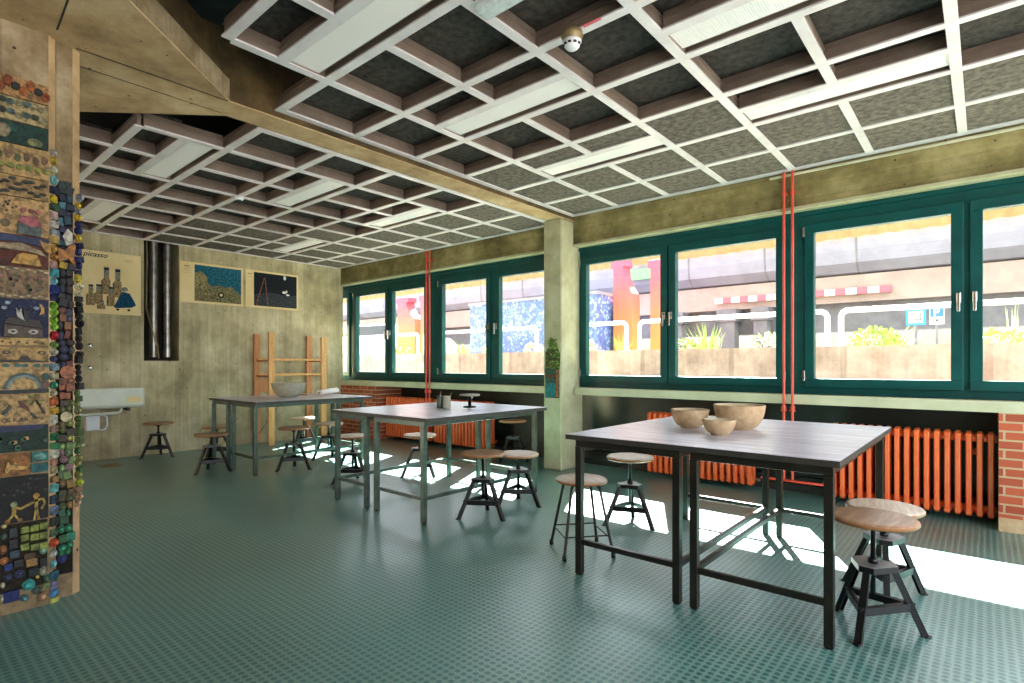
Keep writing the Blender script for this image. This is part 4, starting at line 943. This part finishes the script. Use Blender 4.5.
t = empty('ceramic_mosaic'); t.matrix_basis = frame_mat((PX - .062, .70, 0), (-.7, .72, 0), (0, 0, 1))
b3 = [(2.0, ['#c9a62c', '#8a9098', '#d9b93c']), (1.85, ['#232858', '#c9a030', '#2c3270']), (1.66, ['#232852', '#1d2040', '#2e3568']), (1.56, ['#d8c24a', '#a03a2c', '#d6cba0']), (1.05, ['#1a181d', '#242122', '#131217', '#302c2e']), (.75, ['#5f7340', '#77864e', '#4f6438', '#8a8f5c']), (.6, ['#3b6a44', '#7a7a40']), (-1, ['#b08a68', '#a4b03c', '#8f7058', '#c09a78'])]
z = 2.08; n_ = 0
while z > .47 and n_ < 60:
    h_ = random.uniform(.028, .045); small('disc' if random.random() < .7 else 'tile', t, random.uniform(.008, .02), z, random.uniform(.032, .044), h_, palette(z, b3), random.uniform(.012, .03), random.uniform(-.2, .2)); z -= h_ * .96; n_ += 1
tag(t, 'narrow vertical strip of discs along the right edge of the pier', 'mosaic', 'ceramic mosaics on the pier')

# ------------------------------------------------------------------ outside
struct(MB().box(-30, 14, 5.9, 7.2, -.2, .45, M['o_ground']).build('ground'))
struct(MB().box(2.6, 14, -8, 5.9, -.3, -.05, M['o_ground']).build('ground_yard'))
struct(MB().box(-30, 14, 7.4, 40, -.2, 1.22, M['o_ground']).build('ground_terrace'))
struct(MB().box(-30, 14, 7.2, 7.4, -.2, 1.409, M['o_parapet']).build('wall_parapet'))
b = MB(); b.box(-13, 6, 5.86, 5.96, 2.6, 3.5, M['conc_beam']); struct(b.build('wall_outer_lintel'))
def railing(x0, x1, label):
    t = empty('railing', ((x0 + x1) / 2, 7.3, 1.35)); a = (x1 - x0) / 2; z = .47
    b = MB(); b.tube([(-a, 0, 0), (-a, 0, z - .06), (-a + .02, 0, z - .02), (-a + .06, 0, z), (a - .06, 0, z), (a - .02, 0, z - .02), (a, 0, z - .06), (a, 0, 0)], .03, M['o_rail'], 12); b.build('rail_hoop', t)
    b = MB()
    for s_ in (-1, 1): b.lathe([(0, .059), (.05, .059), (.05, .066), (0, .066)], M['o_rail'], 12, (s_ * a, 0, 0))
    b.build('post_flange', t)
    tag(t, label, 'railing', 'white tube railings on the parapet')
railing(-3.82, -1.40, 'white tube railing hoop seen across the two middle window panes')
railing(-1.26, 1.6, 'white tube railing hoop behind the parking signs')
railing(-5.5, -4.03, 'white tube railing hoop in front of the blue mosaic wall and red column')
railing(-8.6, -5.72, 'white tube railing hoop seen in the windows left of the column')
railing(-13.5, -8.8, 'white tube railing hoop at the far left window')
# blue mosaic block
t = empty('mosaic_block', (-7.0, 9.4, 1.22))
MB().box(-2.0, 1.4, -.4, .6, 0, 1.32, M['o_mosaic']).build('mosaic_wall', t); MB().box(-2.03, 1.43, -.43, .63, 1.32, 1.38, M['o_beam']).build('coping', t)
tag(t, 'blue mosaic covered block outside beyond the railings', 'building')
def column(x, y, wdt, h, label, fl=.25):
    t = empty('painted_column', (x, y, 1.22)); b = MB(); w_ = wdt / 2
    b.prism([(-w_, 0), (w_, 0), (w_, h * .6), (w_ * .93, h * .67), (w_ * .45, h * .75), (w_ * .1, h * .84), (w_ * .0, h - .14), (w_ * .25, h - .12), (w_ * .25, h), (-w_ - .06, h), (-w_ - .06, h - .14), (-w_, h - .16)], -.15, .15, M['o_col'], 'y'); b.build('column_shaft', t, .01)
    b = MB(); b.box(-w_ - .02, w_ + .02, -.17, .17, 0, .06, M['o_dark']); b.build('column_base', t)
    tag(t, label, 'column', 'red and orange columns outside')
column(-5.3, 9.6, .42, 2.0, 'red to orange painted column right of the blue mosaic block')
column(-4.6, 9.75, .4, 1.95, 'red to orange painted column cut by the teal mullion')
column(-11.9, 9.6, .75, 1.8, 'broad red column seen through the far left window')
column(-11.05, 9.6, .5, 1.8, 'orange red column just right of the broad one in the far left window')
# big rounded gallery beam
b = MB(); pr = [(12, 2.9), (12.05, 3.2), (12.1, 3.5), (12.4, 3.62), (13.5, 3.62), (13.5, 2.9)]
prof = [(12.6, 2.92), (12.25, 2.96), (12.05, 3.12), (12.0, 3.35), (12.0, 3.62), (13.6, 3.62), (13.6, 2.92)]
b.prism([(p[0], p[1]) for p in prof], -32, 14, M['o_beam'], 'x')
t = empty('gallery_beam', (0, 0, 0)); b.build('curved_cladding', t)
b = MB()
for i in range(26): x_ = -31.0 + i * 1.62; b.prism([(p[0] - .008 if p[0] < 13 else p[0], p[1]) for p in prof], x_, x_ + .03, M['o_dark'], 'x')
b.build('cladding_joint', t)
b = MB(); b.box(-32, 14, 12.3, 13.6, 2.40, 2.92, M['o_beam2']); b.build('brown_soffit_band', t)
b = MB(); b.box(-32, 14, 12.5, 13.6, 1.85, 2.42, M['o_dark']); b.build('dark_soffit', t)
tag(t, 'long rounded grey concrete gallery beam crossing behind all windows', 'building')
b = MB()
n = 300
vs = []; 
for i in range(n + 1):
    x_ = -32 + 46 * i / n; dy = .05 if i % 2 else 0
    vs += [(x_, 11.96 - dy, 3.60 - dy * .7), (x_, 11.96 - dy, 3.86)]
b.add(vs, [(2*i, 2*i+2, 2*i+3, 2*i+1) for i in range(n)], M['o_yellow']); o = b.build('corrugated_edge'); o.modifiers.new('s', 'SOLIDIFY').thickness = .02
tag(o, 'yellow corrugated sheet edge on top of the gallery beam', 'roof edge')
tag(MB().box(-6.45, -5.7, 11.8, 11.88, 3.2, 3.45, M['o_green']).build('green_trim'), 'green corrugated piece between the two red columns', 'roof edge')
for x_, w_, lb in ((-4.23, .32, 'dark pier under the gallery beam left of the striped tape'), (-3.55, .26, 'dark pier under the gallery beam below the striped tape'), (-5.4, .3, 'dark pier behind the red column')):
    t = empty('dark_pier', (x_, 12.2, 1.22)); MB().box(-w_/2, w_/2, -.15, .15, 0, 1.0, M['o_dark']).build('pier_shaft', t, .01); MB().box(-w_/2 - .05, w_/2 + .05, -.2, .2, .9, 1.17, M['o_dark']).build('pier_head', t, .01)
    tag(t, lb, 'pier')
# red and white tape
t = empty('barrier_tape', (-2.9, 12.22, 2.56))
b = MB(); 
for i in range(18): b.box(-1.65 + i * .18, -1.65 + (i + 1) * .18, -.03, .03, -.02, .1, M['o_red'] if i % 2 else M['o_white'])
b.build('striped_band', t); tag(t, 'red and white striped board on the gallery beam', 'barrier')
# back hedge and low wall
struct(MB().box(-32, 14, 17, 17.4, 1.2, 2.6, M['o_beam2']).build('wall_far'))
# plants
def grass(x, y, h, n, sp, label, m='o_leaf'):
    t = empty('planter_grass', (x, y, 1.22)); b = MB()
    for i in range(n):
        a = random.uniform(0, 2*PI); r0 = random.uniform(0, sp * .5); lean = random.uniform(.05, .5) * sp * 1.6; hh = h * random.uniform(.55, 1)
        p0 = Vector((r0 * math.cos(a), r0 * .5 * math.sin(a), 0)); d = Vector((math.cos(a), .5 * math.sin(a), 0)); w_ = Vector((-math.sin(a), math.cos(a), 0)) * .012
        p1 = p0 + d * lean * .35 + Vector((0, 0, hh * .6)); p2 = p0 + d * lean + Vector((0, 0, hh))
        b.add([p0 - w_, p0 + w_, p1 + w_ * .8, p1 - w_ * .8, p2], [(0, 1, 2, 3), (3, 2, 4)], M[m])
    b.build('leaf_blades', t); b = MB(); b.lathe([(0, 0), (sp * .4, 0), (sp * .3, .06), (0, .09)], M['o_leaf'], 10); b.build('root_clump', t)
    return tag(t, label, 'plant', 'plants behind the parapet')
def bush(x, y, r, h, label, m='o_leaf2', n=260):
    t = empty('planter_bush', (x, y, 1.22)); b = MB()
    for i in range(n):
        u = Vector((random.gauss(0, 1), random.gauss(0, .6), random.gauss(0, 1))).normalized() * random.uniform(.6, 1)
        c = Vector((u.x * r, u.y * r * .6, h * .5 + u.z * h * .5)); a = Vector((random.uniform(-1, 1), random.uniform(-1, 1), random.uniform(-1, 1))).normalized() * .035
        q = a.cross(Vector((random.uniform(-1, 1), random.uniform(-1, 1), random.uniform(-1, 1)))).normalized() * .02
        b.add([c - a, c + q, c + a, c - q], [(0, 1, 2, 3)], M[m])
    b.build('foliage', t); b = MB()
    for k_ in range(5): b.tube([(0, 0, 0), (random.uniform(-r, r) * .5, random.uniform(-r, r) * .3, h * .6)], .008, M['cable'], 5)
    b.build('stem', t); return tag(t, label, 'plant', 'plants behind the parapet')
grass(-3.0, 7.8, .62, 46, .32, 'spiky grass tuft in the middle pane above the bowls')
bush(-3.35, 7.75, .28, .38, 'low pale bush beside the spiky grass tuft', 'o_leaf')
bush(-2.1, 7.8, .4, .42, 'pale flowering bush left of the red pipes outside')
bush(-.98, 7.8, .30, .44, 'green bush behind the left part of the right window', 'o_leaf', 340)
grass(-.85, 7.7, .5, 40, .3, 'grass tuft inside the green bush of the right window')
bush(.1, 7.8, .45, .36, 'bright green bush at the right edge window', 'o_leaf', 340)
grass(.22, 7.7, .66, 14, .15, 'tall pale grass blades at the right edge window', 'o_leaf2')
grass(-4.35, 7.75, .5, 26, .22, 'grass tuft between the red columns')
bush(-5.0, 7.75, .18, .4, 'small bush in front of the blue mosaic block right part')
bush(-6.15, 7.75, .22, .38, 'round pale bush in the window just left of the column')
bush(-7.2, 7.8, .24, .42, 'pale bush in front of the blue block left edge')
grass(-8.0, 7.8, .5, 30, .3, 'grass tuft in the window left of the handles')
bush(-10.0, 7.8, .4, .4, 'green bush in the far left window', 'o_leaf', 300)
bush(-5.35, 7.7, .2, .34, 'bush at the foot of the red column', 'o_leaf')
# signs
t = empty('cassette_sign', (-.77, 10, 1.22))
b = MB(); b.box(-.118, .118, -.01, .01, .56, .79, M['sign_cyan']); b.build('sign_plate', t, .004)
MB().box(-.085, .085, -.013, -.009, .59, .76, M['sign_white']).build('sign_field', t)
b = MB(); b.box(-.065, .065, -.017, -.012, .63, .645, M['sign_black']); b.box(-.065, .065, -.017, -.012, .71, .725, M['sign_black']); b.box(-.065, -.052, -.017, -.012, .645, .71, M['sign_black']); b.box(.052, .065, -.017, -.012, .645, .71, M['sign_black'])
for k_ in (-.03, 0, .03): b.box(k_ - .01, k_ + .01, -.017, -.012, .665, .69, M['sign_black'])
b.build('pictogram', t); MB().tube([(0, .02, 0), (0, .02, .75)], .018, M['o_dark'], 8).build('sign_post', t)
tag(t, 'square blue framed sign with a small device symbol outside the right window', 'sign')
t = empty('parking_sign', (-.525, 10, 1.22))
MB().box(-.085, .085, -.01, .01, .56, .81, M['sign_white']).build('sign_plate', t, .004)
MB().box(-.078, .078, -.013, -.009, .665, .803, M['sign_blue']).build('blue_field', t)
text('lettering', 'P', .15, M['sign_white'], t, frame_mat((-.045, -.015, .682), (1, 0, 0), (0, 0, 1)), .002)
b = MB(); b.prism([(-.02, .60), (.02, .60), (.01, .635), (-.005, .64)], -.015, -.009, M['sign_black'], 'y'); b.build('pictogram', t)
MB().tube([(0, .02, 0), (0, .02, .79)], .015, M['o_dark'], 8).build('sign_post', t)
tag(t, 'small white and blue parking sign with letter P outside the right window', 'sign')
# parked car far left
t = empty('car', (-14.3, 11.0, 1.22)); b = MB()
b.prism([(-1.9, .25), (1.9, .25), (1.95, .6), (1.7, .8), (.95, .88), (.5, 1.22), (-1.0, 1.25), (-1.6, .9), (-1.95, .8)], -.8, .8, M['o_rail'], 'y'); b.build('car_body', t, .06)
b = MB(); b.prism([(.85, .88), (.45, 1.17), (-.95, 1.19), (-1.45, .9)], -.81, .81, M['sign_black'], 'y'); b.build('car_window', t)
for x_ in (-1.2, 1.25): b = MB(); b.prism(ring_pts(x_, .3, .3, .3, 20), -.82, .82, M['black'], 'y'); b.build('wheel', t)
tag(t, 'white car parked outside, seen in the far left window', 'car')

# ------------------------------------------------------------------ light
w = bpy.data.worlds.new('sky'); SC.world = w; w.use_nodes = True; g = N(w); bg = g.n['Background']
sky = g.a('ShaderNodeTexSky'); sky.sky_type = 'HOSEK_WILKIE'
SD = Vector((-.507, 1, 1.15)).normalized(); sky.sun_direction = SD; sky.turbidity = 4; sky.ground_albedo = .5
mixn = g.a('ShaderNodeMix', data_type='RGBA'); mixn.inputs['Factor'].default_value = .6; g.c(sky.outputs[0], mixn.inputs['A']); mixn.inputs['B'].default_value = (.93, .95, 1, 1)
g.c(mixn.outputs['Result'], bg.inputs['Color']); bg.inputs['Strength'].default_value = 1.6
ld = bpy.data.lights.new('sun', 'SUN'); ld.energy = 26; ld.angle = math.radians(.6); ld.color = (1, .96, .91)
lo = bpy.data.objects.new('sun', ld); COL.objects.link(lo); lo.rotation_euler = SD.to_track_quat('Z', 'Y').to_euler(); lo.location = (0, 8, 8)

# ------------------------------------------------------------------ camera
F = 551.0; TH = math.atan2(473, F)
cd = bpy.data.cameras.new('camera'); cam = bpy.data.objects.new('camera', cd); COL.objects.link(cam)
cam.location = (0, 0, 1.2); cam.rotation_euler = (PI / 2, 0, TH); cd.lens = F / 1024 * 36; cd.sensor_width = 36; cd.shift_y = 23 / 1024; cd.clip_start = .05; cd.clip_end = 200
SC.camera = cam
vs_ = SC.view_settings; vs_.view_transform = 'Standard'; vs_.look = 'None'; vs_.gamma = 1; vs_.exposure = 2.42; vs_.use_curve_mapping = False
for o in list(bpy.data.objects):
    for k_ in ('_a', '_zb'):
        if k_ in o: del o[k_]
